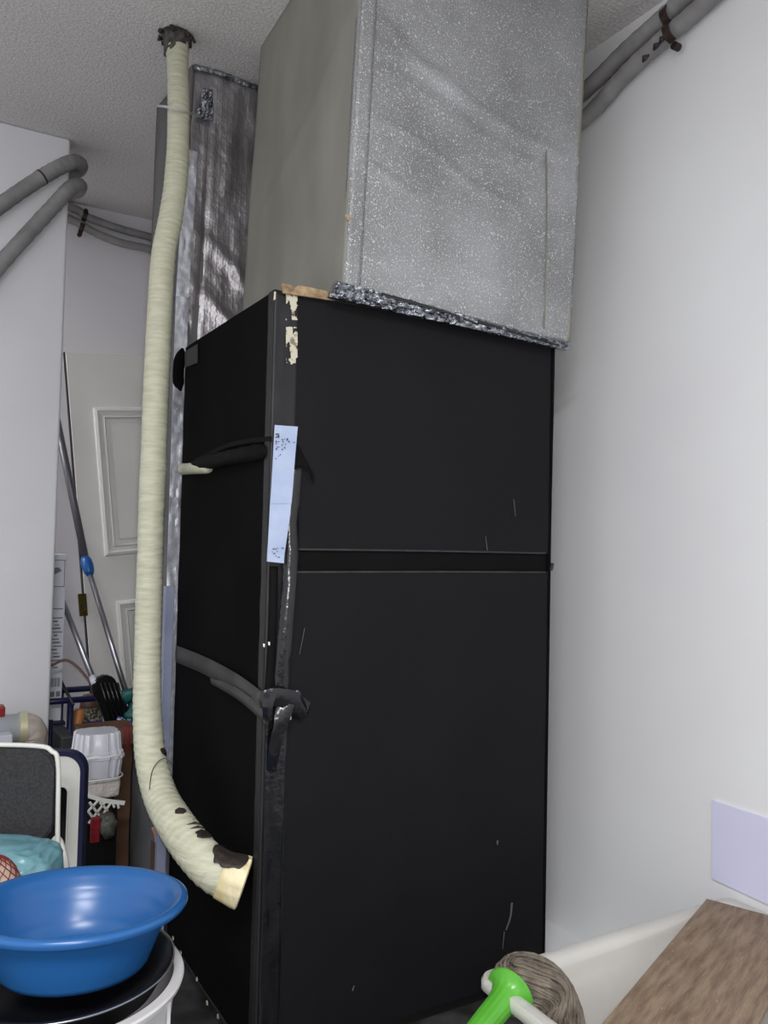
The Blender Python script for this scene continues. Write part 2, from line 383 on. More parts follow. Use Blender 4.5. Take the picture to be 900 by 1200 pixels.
# loose white tape with ink marks
yt = Y0-.018
bm = bmesh.new()
TL, TR, BR, BL = fy(322, 498, yt), fy(349, 500, yt), fy(332, 660, yt-.004), fy(312.5, 658, yt-.004)
MR, ML = fy(341, 590, yt-.004), fy(316.5, 590, yt-.004)
sheet(bm, ML, MR, TR, TL, 6, 14, .0012, lambda u, v: .002*math.sin(v*5+u), (0, -1, 0)); sheet(bm, BL, BR, MR, ML, 6, 14, .0012, lambda u, v: .002*math.sin(v*4-u)+(.004*(1-v*8) if v < .12 else 0), (0, -1, 0))
wt = obj('white_tape_strip', bm, WTAPE, cab); wt['label'] = 'pale blue-white tape strip with small dark ink marks'
bm = bmesh.new()
marks = [(323, 508, 4, 1.6), (324, 511, 3, 1.2), (326, 509.5, 1.3, 4), (322.5, 512, 2.2, 1), (330, 514.6, 2, 1.3), (331, 517, 1.4, 1.6), (336, 513.5, 1.6, 3), (338, 516.5, 1.6, 2), (333, 514, 1, 1),
         (323, 516, 1.2, 3), (325, 517, 2.5, 1), (322.6, 519.5, 2, 1), (324, 523.5, 3.4, .9), (322.8, 525.4, 2.2, 1.3), (330, 520.7, 1.3, 1.6), (334, 519.8, 1.3, 1.3), (333, 523.6, 1.3, 2), (330, 526, 1.6, 1.5),
         (328, 532, 1, 1.6), (322.5, 537, 1.6, 1), (326, 534, 1, 1), (343, 518, 3, .8)]
for k in range(9): marks.append((318+random.random()*12, 641+random.random()*12, .8+random.random()*2.5, .8+random.random()))
for x, y, a, b in marks:
    yy = yt-.0042-(.004 if y > 600 else 0)
    plate(bm, [fy(x, y+b, yy), fy(x+a, y+b*.8, yy), fy(x+a, y, yy), fy(x, y+.2, yy)], (0, -1, 0), .0004)
obj('ink_marks', bm, INK, wt)['kind'] = 'stuff'
# loose hanging glossy band
bm = bmesh.new()
ribbon(bm, [fy(345, 548, Y0-.008), fy(343, 590, Y0-.012), fy(342, 640, Y0-.014), fy(338, 690, Y0-.02), fy(334, 750, Y0-.018), fy(330, 800, Y0-.012), fy(327, 840, Y0-.008)],
       [Vector((1, -.6, 0)), Vector((1, .1, 0)), Vector((1, -.5, 0)), Vector((1, -.1, 0)), Vector((1, -.4, 0))], .034, .0015, 10, .003)
obj('hanging_tape', bm, GTAPE, cab, True)
bm = bmesh.new()
ribbon(bm, [fy(321, 664, Y0-.006), fy(320, 720, Y0-.008), fy(317, 780, Y0-.007), fy(313, 835, Y0-.006)], Vector((1, -.3, 0)), .02, .002, 6, .002)
obj('hanging_tape', bm, BAND, cab, True)
# the knot of black film on the corner
bm = bmesh.new()
VF = Vector((.35, .93, 0))
def kn(P, sd, wd, curl):
    ribbon(bm, P, sd, wd, .0018, 10, curl)
kn([spt(298, 818, X0-.006), fy(307, 820, Y0-.016), fy(318, 817, Y0-.028), fy(332, 818, Y0-.032), fy(343, 821, Y0-.026), fy(350, 828, Y0-.018), fy(357, 834, Y0-.008)], [Vector((0, 0, 1)), Vector((0, -.1, 1)), Vector((.3, -.1, 1)), Vector((.8, .1, .8))], (.036, .05), .006)
kn([fy(345, 812, Y0-.02), fy(351, 818, Y0-.026), fy(356, 828, Y0-.02), fy(360, 837, Y0-.008)], Vector((1, -.2, .5)), (.022, .008), -.003)
kn([fy(317, 812, Y0-.03), fy(313.5, 826, Y0-.036), fy(314, 840, Y0-.03), fy(315, 852, Y0-.012)], Vector((1, -.35, 0)), (.030, .016), .007)
kn([fy(334, 824, Y0-.024), fy(330, 845, Y0-.026), fy(323, 872, Y0-.02), fy(318, 903, Y0-.008)], [Vector((1, -.5, 0)), Vector((1, .1, 0)), Vector((1, -.4, 0))], (.044, .022), .006)
smooth_by(obj('film_knot', bm, GTAPE, cab), 40)
for a, b in ((310, 845), (315.5, 851), (340, 841), (309, 756), (315, 754), (359, 831)):
    bm = bmesh.new(); plate(bm, [fy(a-1, b-2, Y0-.012), fy(a+1.4, b-1.5, Y0-.012), fy(a+1, b+2.5, Y0-.012), fy(a-.6, b+2, Y0-.012)], (0, -1, 0), .001); obj('torn_tape_scrap', bm, WPLAS, cab)
# flap of black tape pointing right
bm = bmesh.new(); q = Y0-.014
plate(bm, [fy(344, 546, q), fy(354, 545.5, q), fy(360, 548, q), fy(364, 557, q+.003), fy(365.5, 566.5, q+.006), fy(368.5, 563, q+.006), fy(368.5, 556.5, q+.004), fy(359, 540, q), fy(351, 523, q), fy(344, 517, q)], (0, -1, 0), .0015)
obj('tape_flap', bm, BAND, cab)
# slot with pipe stub wrapped in black tape on the left side
bm = bmesh.new(); tube(bm, catmull([spt(212, 550, X0-.004), spt(225, 549, X0-.01), spt(246, 548, X0-.006)], 6), [.006]+[.017]*11+[.012], 14); o = obj('pipe_stub', bm, PIPEW, cab, True); o['label'] = 'pale foam pipe stub poking from the side slot'
bm = bmesh.new(); tube(bm, catmull([spt(226, 546, X0-.003), spt(246, 541, X0-.012), spt(275, 535, X0-.012), spt(300, 531, X0-.006), spt(316, 530, X0+.004)], 8), [.010, .014, .016, .017, .018]+[.019]*24+[.018, .016, .012, .008], 16, fn=lambda i, a, p: 1+.25*nz(p.y*40, a*1.5)); obj('black_tape_wrap', bm, BAND, cab, True)
bm = bmesh.new(); ribbon(bm, [spt(229, 540, X0-.002), spt(262, 524, X0-.005), spt(290, 517, X0-.004), spt(318, 514, X0-.002)], Vector((0, 0, 1)), .012, .002, 8); obj('tape_edge', bm, BAND, cab)
# strap across the side
bm = bmesh.new()
ribbon(bm, [spt(206.5, 766, X0-.003), spt(240, 780, X0-.008), spt(275, 799, X0-.01), spt(307, 822, X0-.006)], Vector((0, 0, 1)), (.05, .044), .002, 10, .002)
obj('side_strap', bm, STRAP, cab, True)
bm = bmesh.new()
ribbon(bm, [spt(248, 796, X0-.006), spt(280, 814, X0-.014), spt(309, 838, X0-.008)], Vector((0, 0, 1)), (.024, .03), .002, 10, .003)
obj('side_strap', bm, STRAP, cab, True)
# bulging torn foam at the rear top of the side
bm = bmesh.new(); tube(bm, catmull([spt(214, 408, X0), spt(210, 425, X0-.008), spt(209, 445, X0-.006), spt(212, 458, X0)], 6), [.004, .008, .012, .015, .017]+[.018]*9+[.016, .013, .009, .006, .003], 12); obj('foam_bulge', bm, BLKS, cab, True)
bm = bmesh.new(); plate(bm, [spt(217, 431, X0-.003), spt(232, 425, X0-.003), spt(232, 403, X0-.003), spt(217, 412, X0-.003)], (-1, 0, 0), .0015); obj('tape_patch', bm, CTAPE, cab)
# chips on the lower side edge and scuffs on the front
for k, (a, b) in enumerate(((203, 1100), (212, 1117), (231, 1148), (243, 1176), (256, 1192))):
    bm = bmesh.new(); p = spt(a, b, X0-.001); plate(bm, [p+Vector((0, dy, dz)) for dy, dz in ((-.006, -.002), (.005, -.005), (.007, .003), (.001, .008), (-.005, .005))], (-1, 0, 0), .002); obj('paint_chip', bm, PAINT, cab)
bm = bmesh.new(); ribbon(bm, [(X0-.0005, Y0+.01, .003), (X0-.0005, (Y0+Y1)/2, .003), (X0-.0005, Y1-.02, .003)], Vector((0, 0, 1)), .006, .002); obj('bottom_edging', bm, EDGE, cab)
scuff = mat('scuff', (88, 86, 88), .7)
for pts, wd in (([(600, 1058), (598, 1075), (593, 1090)], .007), ([(591, 1092), (589, 1112)], .003), ([(602, 585), (604, 605)], .002), ([(571, 645), (569, 628)], .002), ([(357, 736), (351, 767)], .0015), ([(583, 985), (583, 990)], .006), ([(413, 1161), (415, 1155)], .004)):
    bm = bmesh.new(); P = [fy(a, b, Y0-.0022) for a, b in pts]; ribbon(bm, P, Vector((1, 0, 0)), (wd, wd*.6), .0008, 4); obj('scuff_mark', bm, scuff, cab)
bm = bmesh.new(); tube(bm, [(X1+.001, Y0, 1.13), (X1+.003, Y0-.004, 1.15)], .005, 8); obj('foam_tab', bm, EDGE, cab)

# ------------------------------------------------------------------ main silver duct above the cabinet
def V(*a): return Vector(a)
DB = [V(.906, 1.758, 1.800), V(1.65, 1.758, 1.792), V(1.65, 2.47, 1.795), V(.906, 2.47, 1.800)]
yT = at(690, -14, 'z', HC-.001).y; xT = at(690, -14, 'z', HC-.001).x
DT = [V(.947-(1.758-yT)*.55, yT, HC-.001), V(xT, yT, HC-.001), V(1.704, 2.46, HC-.001), V(.947, 2.46, HC-.001)]
duct = thing('main_air_duct', 'large square silver foil duct rising from the black cabinet to the ceiling', 'duct', (1.3, 2.1, 1.79))
bm = bmesh.new(); ins = V(.02, .02, 0)
hexa(bm, [DB[0]+V(.015, .02, .01), DB[1]+V(-.012, .02, .01), DB[2]+V(-.012, 0, .01), DB[3]+V(.015, 0, .01), DT[0]+V(.015, .02, 0), DT[1]+V(-.012, .02, 0), DT[2]+V(-.012, 0, 0), DT[3]+V(.015, 0, 0)])
obj('duct_core', bm, DUCTS, duct)
def ridge(u, v, x0, y0, x1, y1, wd, h):
    """soft sagging crease of the foil between two uv points"""
    d = V(x1-x0, y1-y0, 0); L2 = d.length_squared; t = ((u-x0)*d.x+(v-y0)*d.y)/L2
    if t < -.05 or t > 1.05: return 0
    dist = ((u-x0)*d.y-(v-y0)*d.x)/math.sqrt(L2) + .012*math.sin(t*7)
    return h*math.exp(-(dist/wd)**2)*max(0, math.sin(math.pi*min(1, max(0, (t+.05)/1.1))))**.5
def df(u, v):
    e = min(1, u*14, (1-u)*14)
    h = .007*nz(u*2.5, v*3, 4)+.002*nz(u*9, v*9, 7)
    h += ridge(u, v, .03, .62, .98, .50, .020, .006)-ridge(u, v, .03, .60, .98, .475, .024, .005)
    h += ridge(u, v, .08, .44, .72, .33, .012, .005)+ridge(u, v, 0, .68, .4, .60, .014, .004)
    h += ridge(u, v, .0, .32, .35, .29, .01, .004)+ridge(u, v, .3, .12, .98, .10, .03, .004)
    return h*e
bm = bmesh.new(); f0 = V(0, .02, 0)
sheet(bm, DB[0]+f0, DB[1]+f0, DT[1]+f0, DT[0]+f0, 90, 120, .02, df, (0, -1, 0))
o = obj('front_foil', bm, DUCT, duct, True); o['label'] = 'speckled bright silver front sheet with sagging creases'
bm = bmesh.new(); f0 = V(.015, 0, 0)
sheet(bm, DB[3]+f0, DB[0]+f0, DT[0]+f0, DT[3]+f0, 50, 80, .015, lambda u, v: .004*nz(u*2, v*3)+ridge(u, v, .1, .35, .98, .72, .03, .004), (-1, 0, 0))
o = obj('side_foil', bm, DUCTS, duct, True); o['label'] = 'left face of the duct, foil with its duller reflection painted in'
bm = bmesh.new(); f0 = V(-.012, 0, 0)
sheet(bm, DB[1]+f0, DB[2]+f0, DT[2]+f0, DT[1]+f0, 10, 40, .012, lambda u, v: .003*nz(u*3, v*6), (1, 0, 0)); obj('side_foil', bm, DUCTS, duct, True)
# overlap strip of foil at left front edge
bm = bmesh.new()
sheet(bm, DB[0]+V(.002, .0, .01), DB[0]+V(.045, .0, .01), DT[0]+V(.045, 0, 0), DT[0]+V(.002, 0, 0), 4, 80, .0015, lambda u, v: .002+df(.05, v)*.3+.0012*nz(u, v*30, 3), (0, -1, 0)); obj('edge_tape', bm, DUCT, duct, True)
bm = bmesh.new()   # cut seam near the right edge
def fd(px, py, off=.003):   # a point on the leaning front of the duct
    y = 1.758
    for _ in range(5): z = at(px, py, 'y', y).z; y = 1.758-(1.758-yT)*max(0, (z-1.8))/(HC-1.8)-off
    return at(px, py, 'y', y)
P = [fd(640, 175), fd(641, 260), fd(639, 340), fd(638, 385)]
ribbon(bm, P, V(1, 0, 0), .003, .004, 6); obj('foil_seam', bm, DUCTS, duct)
# crumpled foil tape along the joint
bm = bmesh.new()
def crum(u, v): return .012*nz(u*26, v*3, 2)+.008*nz(u*60, v*9, 5)
a0, a1 = at(383, 349, 'y', 1.758), at(662, 411, 'y', 1.758)
b1, b0 = at(664, 403, 'y', 1.758), at(392, 330, 'y', 1.758)
sheet(bm, a0, a1, b1, b0, 160, 10, .012, lambda u, v: crum(u, v)*(1 if u < .5 else .5)+.010*math.sin(v*math.pi), (0, -1, 0))
o = obj('crumpled_foil_tape', bm, CRUMP, duct); smooth_by(o, 25)
bm = bmesh.new()
for k in range(7):
    x = random.uniform(385, 470); p = at(x, 340+(x-385)*.22, 'y', 1.742)
    ribbon(bm, [p, p+V(.012, -.008, .006), p+V(.028, -.004, -.002)], V(0, -.3, 1), .012, .001, 5, .004)
obj('foil_scrap', bm, CRUMP, duct)
for pp in (((447, 342), (520, 362), (560, 377)), ((560, 374), (610, 388), (655, 402))):
    bm = bmesh.new(); ribbon(bm, [at(a, b+3, 'y', 1.736) for a, b in pp], V(0, .2, 1), (.01, .004), .003, 10, .002); obj('tape_lip', bm, GTAPE, duct)
bm = bmesh.new()   # broken board showing at the left of the joint
plate(bm, [at(a, b, 'y', 1.776) for a, b in ((331, 344), (384, 352), (383, 342), (360, 337), (349, 335), (344, 338), (338, 334), (329, 333))], (0, -1, 0), .006)
obj('broken_board_edge', bm, CARDM, cab)
bm = bmesh.new(); tube(bm, [at(405, 252, 'y', 1.75), at(409, 257, 'y', 1.747), at(413, 263, 'y', 1.75)], [.003, .008, .003], 8, fn=lambda i, a, p: 1+.4*math.sin(a*3)); obj('torn_spot', bm, CARDM, duct)

# ------------------------------------------------------------------ rear foil duct
rd = thing('rear_air_duct', 'narrower crumpled foil duct behind the cabinet and the wrapped pipe', 'duct', (.95, 2.85, FZ))
RX, RY, RX1, RY1 = .76, 2.68, 1.16, 3.02
def rcx(z): return RX + max(0, min(1, (z-2.0)/.8))*.026
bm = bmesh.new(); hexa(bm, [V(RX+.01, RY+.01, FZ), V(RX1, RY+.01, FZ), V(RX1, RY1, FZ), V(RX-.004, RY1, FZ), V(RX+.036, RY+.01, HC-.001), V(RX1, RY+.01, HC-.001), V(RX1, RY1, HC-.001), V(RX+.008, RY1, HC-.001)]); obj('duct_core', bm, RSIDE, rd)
def rsheet(z0, z1, nv):
    bm = bmesh.new(); L = []
    for part in range(1):
        def dd(u, v):
            z = z0+(z1-z0)*v
            return .014*nz(u*2.5, z*3, 8)+.006*nz(u*9, z*7, 3)+ridge(u, v, .1, .62, 1, .45, .02, .014)+ridge(u, v, .1, .50, .9, .30, .02, .014)-ridge(u, v, .12, .0, .2, .9, .02, .008)
        sheet(bm, V(rcx(z0), RY+.012, z0), V(RX1, RY+.012, z0), V(RX1, RY+.012, z1), V(rcx(z1), RY+.012, z1), 50, nv, .012, dd, (0, -1, 0))
    return bm
o = obj('front_foil', rsheet(1.3, HC-.002, 90), RFOIL, rd, True)
bm = bmesh.new(); sheet(bm, V(RX, RY+.012, FZ), V(RX1, RY+.012, FZ), V(RX1, RY+.012, 1.3), V(RX, RY+.012, 1.3), 12, 30, .01, lambda u, v: .006*nz(u*3, v*5), (0, -1, 0)); obj('front_foil', bm, RFOIL, rd, True)
bm = bmesh.new()
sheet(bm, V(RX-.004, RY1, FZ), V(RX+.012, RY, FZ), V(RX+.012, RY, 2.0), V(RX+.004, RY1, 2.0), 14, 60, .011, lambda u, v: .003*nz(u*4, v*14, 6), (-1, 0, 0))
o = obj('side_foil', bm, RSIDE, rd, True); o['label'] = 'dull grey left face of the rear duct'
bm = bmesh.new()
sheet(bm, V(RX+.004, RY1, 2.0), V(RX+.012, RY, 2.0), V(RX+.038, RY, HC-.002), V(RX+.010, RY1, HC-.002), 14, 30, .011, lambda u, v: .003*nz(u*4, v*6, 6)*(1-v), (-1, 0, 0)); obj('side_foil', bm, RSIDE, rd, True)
bm = bmesh.new()
for z0, z1 in ((.25, 2.0), (2.0, 2.5)):
    sheet(bm, V(rcx(z0)-.006, RY-.008, z0), V(rcx(z0)+.036, RY-.008, z0), V(rcx(z1)+.036, RY-.008, z1), V(rcx(z1)-.006, RY-.008, z1), 6, int(90*(z1-z0)), .003, lambda u, v, z0=z0, z1=z1: .005*abs(nz(u*2, (z0+(z1-z0)*v)*11, 1))+.0015*nz(u*5, (z0+(z1-z0)*v)*40), (0, -1, 0))
smooth_by(obj('silver_corner_tape', bm, SHINY, rd), 30)
bm = bmesh.new()   # torn shiny patch at the top and edge tape at the ceiling
sheet(bm, at(229, 138, 'y', RY-.02), at(250, 142, 'y', RY-.02), at(249, 106, 'y', RY-.02), at(238, 104, 'y', RY-.02), 14, 18, .004, lambda u, v: .02*nz(u*4, v*4)+.01*nz(u*14, v*14), (0, -1, 0))
smooth_by(obj('crumpled_patch', bm, CRUMP, rd), 20)
bm = bmesh.new(); ribbon(bm, [V(.79, RY-.008, HC-.012), V(.88, RY-.014, HC-.008), V(.98, RY-.01, HC-.014), V(1.08, RY-.008, HC-.01)], V(0, .3, 1), .02, .004, 14, .003); smooth_by(obj('ceiling_joint_tape', bm, CRUMP, rd), 20)
bm = bmesh.new(); plate(bm, [at(a, b, 'x', RX-.004) for a, b in ((178, 970), (184, 968), (187, 963), (190, 972), (191, 1000), (187, 990), (183, 990), (181, 978))], (-1, 0, 0), .002); o = obj('torn_sticker', bm, PINK, rd)
bm = bmesh.new(); plate(bm, [at(a, b, 'x', RX-.003) for a, b in ((172, 984), (180, 992), (191, 1001), (191, 1010), (181, 1000))], (-1, 0, 0), .002); obj('blue_scrap', bm, BLUESH, rd)
bm = bmesh.new(); box(bm, (RX-.006, 2.71, FZ), (RX-.001, 2.76, .19)); obj('brown_edging', bm, CARTON, rd)
bm = bmesh.new(); box(bm, (.700, 2.49, FZ), (.728, 2.515, 1.05), .002); o = obj('pale_trim_strip', bm, LILAC); tag(o, 'narrow pale lilac strip standing upright behind the black cabinet', 'trim strip')
bm = bmesh.new(); box(bm, (.64, 2.4, 0), (.65, 2.41, .01)); bm.free()

# ------------------------------------------------------------------ the wrapped pipe
pp = [(207, 44, 2.55), (208, 70, 2.54), (209, 105, 2.52), (209, 140, 2.50), (207.5, 195, 2.47), (201, 250, 2.44), (191.5, 300, 2.42), (187, 370, 2.40), (183.5, 450, 2.38), (179.5, 550, 2.36), (176, 650, 2.34), (174, 740, 2.32), (172.5, 820, 2.28), (175.5, 880, 2.22), (187, 930, 2.12), (206, 966, 2.0)]
PP = [at(a, b, 'y', c) for a, b, c in pp]
PP[0].z = HC-.002
PP += [at(232, 1001, 'y', 1.89), at(257, 1024, 'y', 1.835), at(284, 1034, 'y', 1.808)]
Q = catmull(PP, 30); nQ = len(Q)
cum = [0]
for a, b in zip(Q, Q[1:]): cum.append(cum[-1]+(b-a).length)
LT = cum[-1]
def prad(s):
    f = s/LT; r = .0335 if f < .1 else .0335+.003*min(1, (f-.1)/.25)
    if f > .72: r += .0105*min(1, (f-.72)/.25)
    return r
pipe = thing('wrapped_pipe', 'cream tape-wrapped pipe hanging from ceiling hole, curving to a cut end', 'pipe', PP[0])
bm = bmesh.new()
def wrapf(i, a, p):
    s = cum[i]; ph = (s/.022 + a/(2*math.pi)) % 1
    k = 1.0 + .05*(ph-.5) + .03*nz(p.x*9+a, p.z*10, 1) + .012*nz(a*3, s*90, 4)
    if s < .10: k *= 1.0+.1*(1-s/.10)
    return k
tube(bm, Q, [prad(s) for s in cum], 28, fn=wrapf); smooth_by(obj('tape_wrap', bm, PIPEW, pipe), 50)
# flattened frayed cut end
e = Q[-1]; tdir = (Q[-1]-Q[-6]).normalized()
bm = bmesh.new()
E = [e-tdir*.052, e-tdir*.03, e-tdir*.01, e+tdir*.003, e+tdir*.006]
tube(bm, E, [.0495, .053, .056, .057, .050], 40, fn=lambda i, a, p: 1+.03*math.sin(a*11)*(i > 0)+.08*nz(a*5, i*.3)); smooth_by(obj('frayed_end', bm, FIBRE, pipe), 40)
# soot and smudges: patches on the surface
def patch(name, m, s0, s1, a0, a1, lift=1.03, n=12, rag=.35, base=1):
    bm = bmesh.new()
    i0 = min(range(nQ), key=lambda i: abs(cum[i]-s0)); i1 = min(range(nQ), key=lambda i: abs(cum[i]-s1))
    idx = list(range(i0, i1+1)); rows = []
    for jj, i in enumerate(idx):
        p = Q[i]; t = (Q[min(i+1, nQ-1)]-Q[max(i-1, 0)]).normalized()
        toC = (EYE-p); toC = (toC-t*toC.dot(t)).normalized(); sd = t.cross(toC)
        f = jj/max(1, len(idx)-1); sh = math.sqrt(max(0, 1-(2*f-1)**2)) ; sh = sh*(1+rag*nz(f*7, s0*9))
        am, ah = (a0+a1)/2, (a1-a0)/2*sh
        row = []
        for k in range(n+1):
            a = am+ah*(2*k/n-1)
            a += rag*.3*nz(k*.9, f*5, s0)*(k in (0, n))
            row.append(bm.verts.new(p+(toC*math.cos(a)+sd*math.sin(a))*prad(cum[i])*(1.05+(lift-1.05)*f if lift > 1.2 else lift)))
        rows.append(row)
    for A, B in zip(rows, rows[1:]):
        for k in range(n): bm.faces.new((A[k], A[k+1], B[k+1], B[k]))
    o = obj(name, bm, m, pipe, True)
    md = o.modifiers.new('thickness', 'SOLIDIFY'); md.thickness = .001; md.offset = 1
    return o
SOOT = dict(name='soot_patch', m=CHAR)
SIDE = -1
patch('soot_patch', CHAR, LT-.10, LT-.004, SIDE*.25, SIDE*1.75, 1.25)
patch('soot_patch', CHAR, LT-.155, LT-.125, SIDE*.5, SIDE*1.4, 1.06)
patch('soot_patch', CHAR, LT-.25, LT-.225, SIDE*.3, SIDE*.9, 1.05)
patch('soot_patch', CHAR, LT-.5, LT-.475, SIDE*.7, SIDE*1.4, 1.05)
for k in range(4): patch('soot_patch', SMUDGE, LT-.20+.016*k, LT-.192+.016*k, SIDE*.5, SIDE*1.4, 1.055)
bm = bmesh.new()   # a loose wire loop stuck to the lower part
lp = [at(a, b, 'y', c) for a, b, c in ((175, 925, 2.09), (178, 905, 2.13), (185, 893, 2.14), (194, 889, 2.15), (203, 897, 2.13))]
tube(bm, catmull(lp, 8), .0012, 6); obj('thin_wire', bm, SMUDGE, pipe)
# hole collar at the ceiling
bm = bmesh.new(); c = Q[0]
lathe(bm, [(.033, -.068), (.0375, -.066), (.039, -.04), (.043, -.014), (.050, .0), (.034, .0)], 30, (c.x, c.y, HC-.002), fn=lambda a, z: 1+.12*nz(a*2, z*20)); obj('dark_sleeve', bm, mat('sleeve', (84, 80, 76), .7, col2=(50, 46, 42), scale=60, bump=.6, bscale=80), pipe, True)
bm = bmesh.new()
for k in range(13):
    a = k/13*2*math.pi+random.uniform(-.3, .3); r = random.uniform(.040, .056)
    p = V(c.x+math.cos(a)*r, c.y+math.sin(a)*r, HC-.003)
    tube(bm, [p, p+V(math.cos(a+1)*.012, math.sin(a+1)*.012, -.012), p+V(math.cos(a+1.6)*.02, math.sin(a+1.6)*.02, -.022*random.random())], [random.uniform(.004, .010), random.uniform(.003, .006), .0015], 7)
obj('torn_hole_edge', bm, CHAR, pipe)
# tie holding it to the rear duct
bm = bmesh.new()
tie = [at(184, 124, 'y', 2.62), at(190, 124.5, 'y', 2.52), at(199, 126, 'y', 2.468), at(209, 129, 'y', 2.455), at(220, 132, 'y', 2.48), at(228, 134, 'y', 2.58), at(236, 137, 'y', 2.655)]
ribbon(bm, tie, V(0, 0, 1), .007, .002, 8); tag(obj('cable_tie', bm, TIE), 'pale nylon tie binding the wrapped pipe to the rear duct near the ceiling', 'cable tie')

# ------------------------------------------------------------------ grey lagged pipes
def lag(label, pts, r, group=None, stripes=()):
    t = thing('lagged_pipe', label, 'pipe', pts[0], group)
    bm = bmesh.new(); Qc = catmull(pts, 12)
    tube(bm, Qc, r, 14, fn=lambda i, a, p: 1+.05*nz(i*.5, a)+.03*math.sin(i*1.7)); obj('lagging', bm, CONDUIT, t, True)
    for k in stripes:
        p, q2 = Qc[k], Qc[k+1]; bm = bmesh.new(); tube(bm, [p, p+(q2-p).normalized()*.006], (r[k] if hasattr(r, '__len__') else r)*1.07, 14); obj('black_band', bm, CLAMPM, t)
    return t
ra = .029
yb = YB-.026
def back_route(p, z0):   # behind the partition, out of sight, to its edge
    return [V(.50, yb, p.z+.02), V(.36, yb-.03, z0), V(.33, 3.9, z0), V(.34, PY+.20, z0), V(.46, PY+.17, z0), V(PX+.034, PY+.11, z0), V(PX+.046, PY+.03, z0)]
u1 = [at(176, 278, 'y', yb)+V(.12, 0, -.02), at(176, 278, 'y', yb), at(140, 268, 'y', yb), at(104, 255, 'y', yb), at(88, 245, 'y', yb)]
l1 = [at(176, 292, 'y', yb)+V(.12, 0, -.02), at(176, 292, 'y', yb), at(140, 284, 'y', yb), at(110, 272, 'y', yb), at(87, 259, 'y', yb)]
upl = u1 + back_route(u1[-1], at(92, 189, 'y', PY).z) + [at(84, 190, 'y', PY-.035), at(62, 200, 'y', PY-.04), at(36, 216, 'y', PY-.04), at(0, 241, 'y', PY-.04), at(-40, 272, 'y', PY-.04), at(-130, 345, 'y', PY-.04), at(-330, 560, 'y', PY-.04)]
lol = l1 + back_route(l1[-1], at(92, 214, 'y', PY).z) + [at(83, 220, 'y', PY-.035), at(64, 240, 'y', PY-.04), at(38, 268, 'y', PY-.04), at(2, 308, 'y', PY-.04), at(-30, 348, 'y', PY-.04), at(-120, 450, 'y', PY-.04), at(-300, 680, 'y', PY-.04)]
def lrad(n): return [.019 if i < 12*6 else min(ra, .019+(i-72)*.0008) for i in range(n)]
lag('upper of two grey lagged pipes bending round the left wall corner', upl, lrad(12*(len(upl)-1)+1), 'grey pipes on the left', (12*13+6,))
lag('lower of two grey lagged pipes bending round the left wall corner', lol, lrad(12*(len(lol)-1)+1), 'grey pipes on the left')
def clamp(label, centre, axis, wall_n, r, gap, tri=1):
    t = thing('pipe_clamp', label, 'clamp', centre)
    axis = Vector(axis).normalized(); wn = Vector(wall_n).normalized(); d = axis.cross(wn).normalized()
    if d.z > 0: d = -d
    bm = bmesh.new()
    P = []
    for s in range(2):
        c = Vector(centre)+d*gap*s
        P += [c+(wn*math.cos(a)+(-d)*math.sin(a))*r*1.15 for a in [math.radians(x) for x in (110, 60, 10, -40, -80)]]
    ribbon(bm, P, axis, .022, .004, 6); obj('clamp_strap', bm, CLAMPM, t)
    for c in (Vector(centre)+d*(gap+r*1.6), Vector(centre)-d*r*1.2):
        bm = bmesh.new(); tube(bm, [c-wn*r*.6, c+wn*.006], .011, 10); obj('clamp_screw', bm, CLAMPM, t)
    return t
clamp('dark metal clamp holding the two grey pipes on the back wall', at(99, 253, 'y', yb), (1, 0, -.2), (0, -1, 0), .021, .062)
rp = .027
xq = XR-rp-.003
up_r = [at(684, 112, 'x', xq)+V(0, .8, -.05), at(684, 112, 'x', xq)+V(0, .3, -.03), at(688, 104, 'x', xq), at(730, 63, 'x', xq), at(770, 27, 'x', xq), at(800, 0, 'x', xq), at(850, -45, 'x', xq)]
lo_r = [at(684, 143, 'x', xq)+V(0, .8, -.05), at(684, 143, 'x', xq)+V(0, .3, -.03), at(688, 136, 'x', xq), at(730, 90, 'x', xq), at(770, 52, 'x', xq), at(810, 18, 'x', xq), at(860, -28, 'x', xq)]
lag('upper of two grey lagged pipes along the top of the right wall', up_r, rp*.95, 'grey pipes on the right')
lag('lower of two grey lagged pipes along the top of the right wall', lo_r, rp*.95, 'grey pipes on the right')
clamp('dark metal clamp round the two grey pipes near the top right', at(785, 20, 'x', xq-.004), (0, -1, .2), (-1, 0, 0), rp, .052)
for a, b in ((776, 46), (769, 54), (756, 68)):
    bm = bmesh.new(); p = at(a, b, 'x', xq-rp); tube(bm, [p+V(.004, -.012, .005), p+V(-.002, 0, 0), p+V(.004, .012, -.004)], [.003, .009, .003], 8); tag(obj('tar_blob', bm, CHAR), {776: 'black blob on the lower right-hand pipe nearest the clamp', 769: 'black blob on the lower right-hand pipe, middle of three', 756: 'small dark blob on the lower right-hand pipe furthest from the clamp'}[a], 'blob', 'tar blobs on the right pipe')

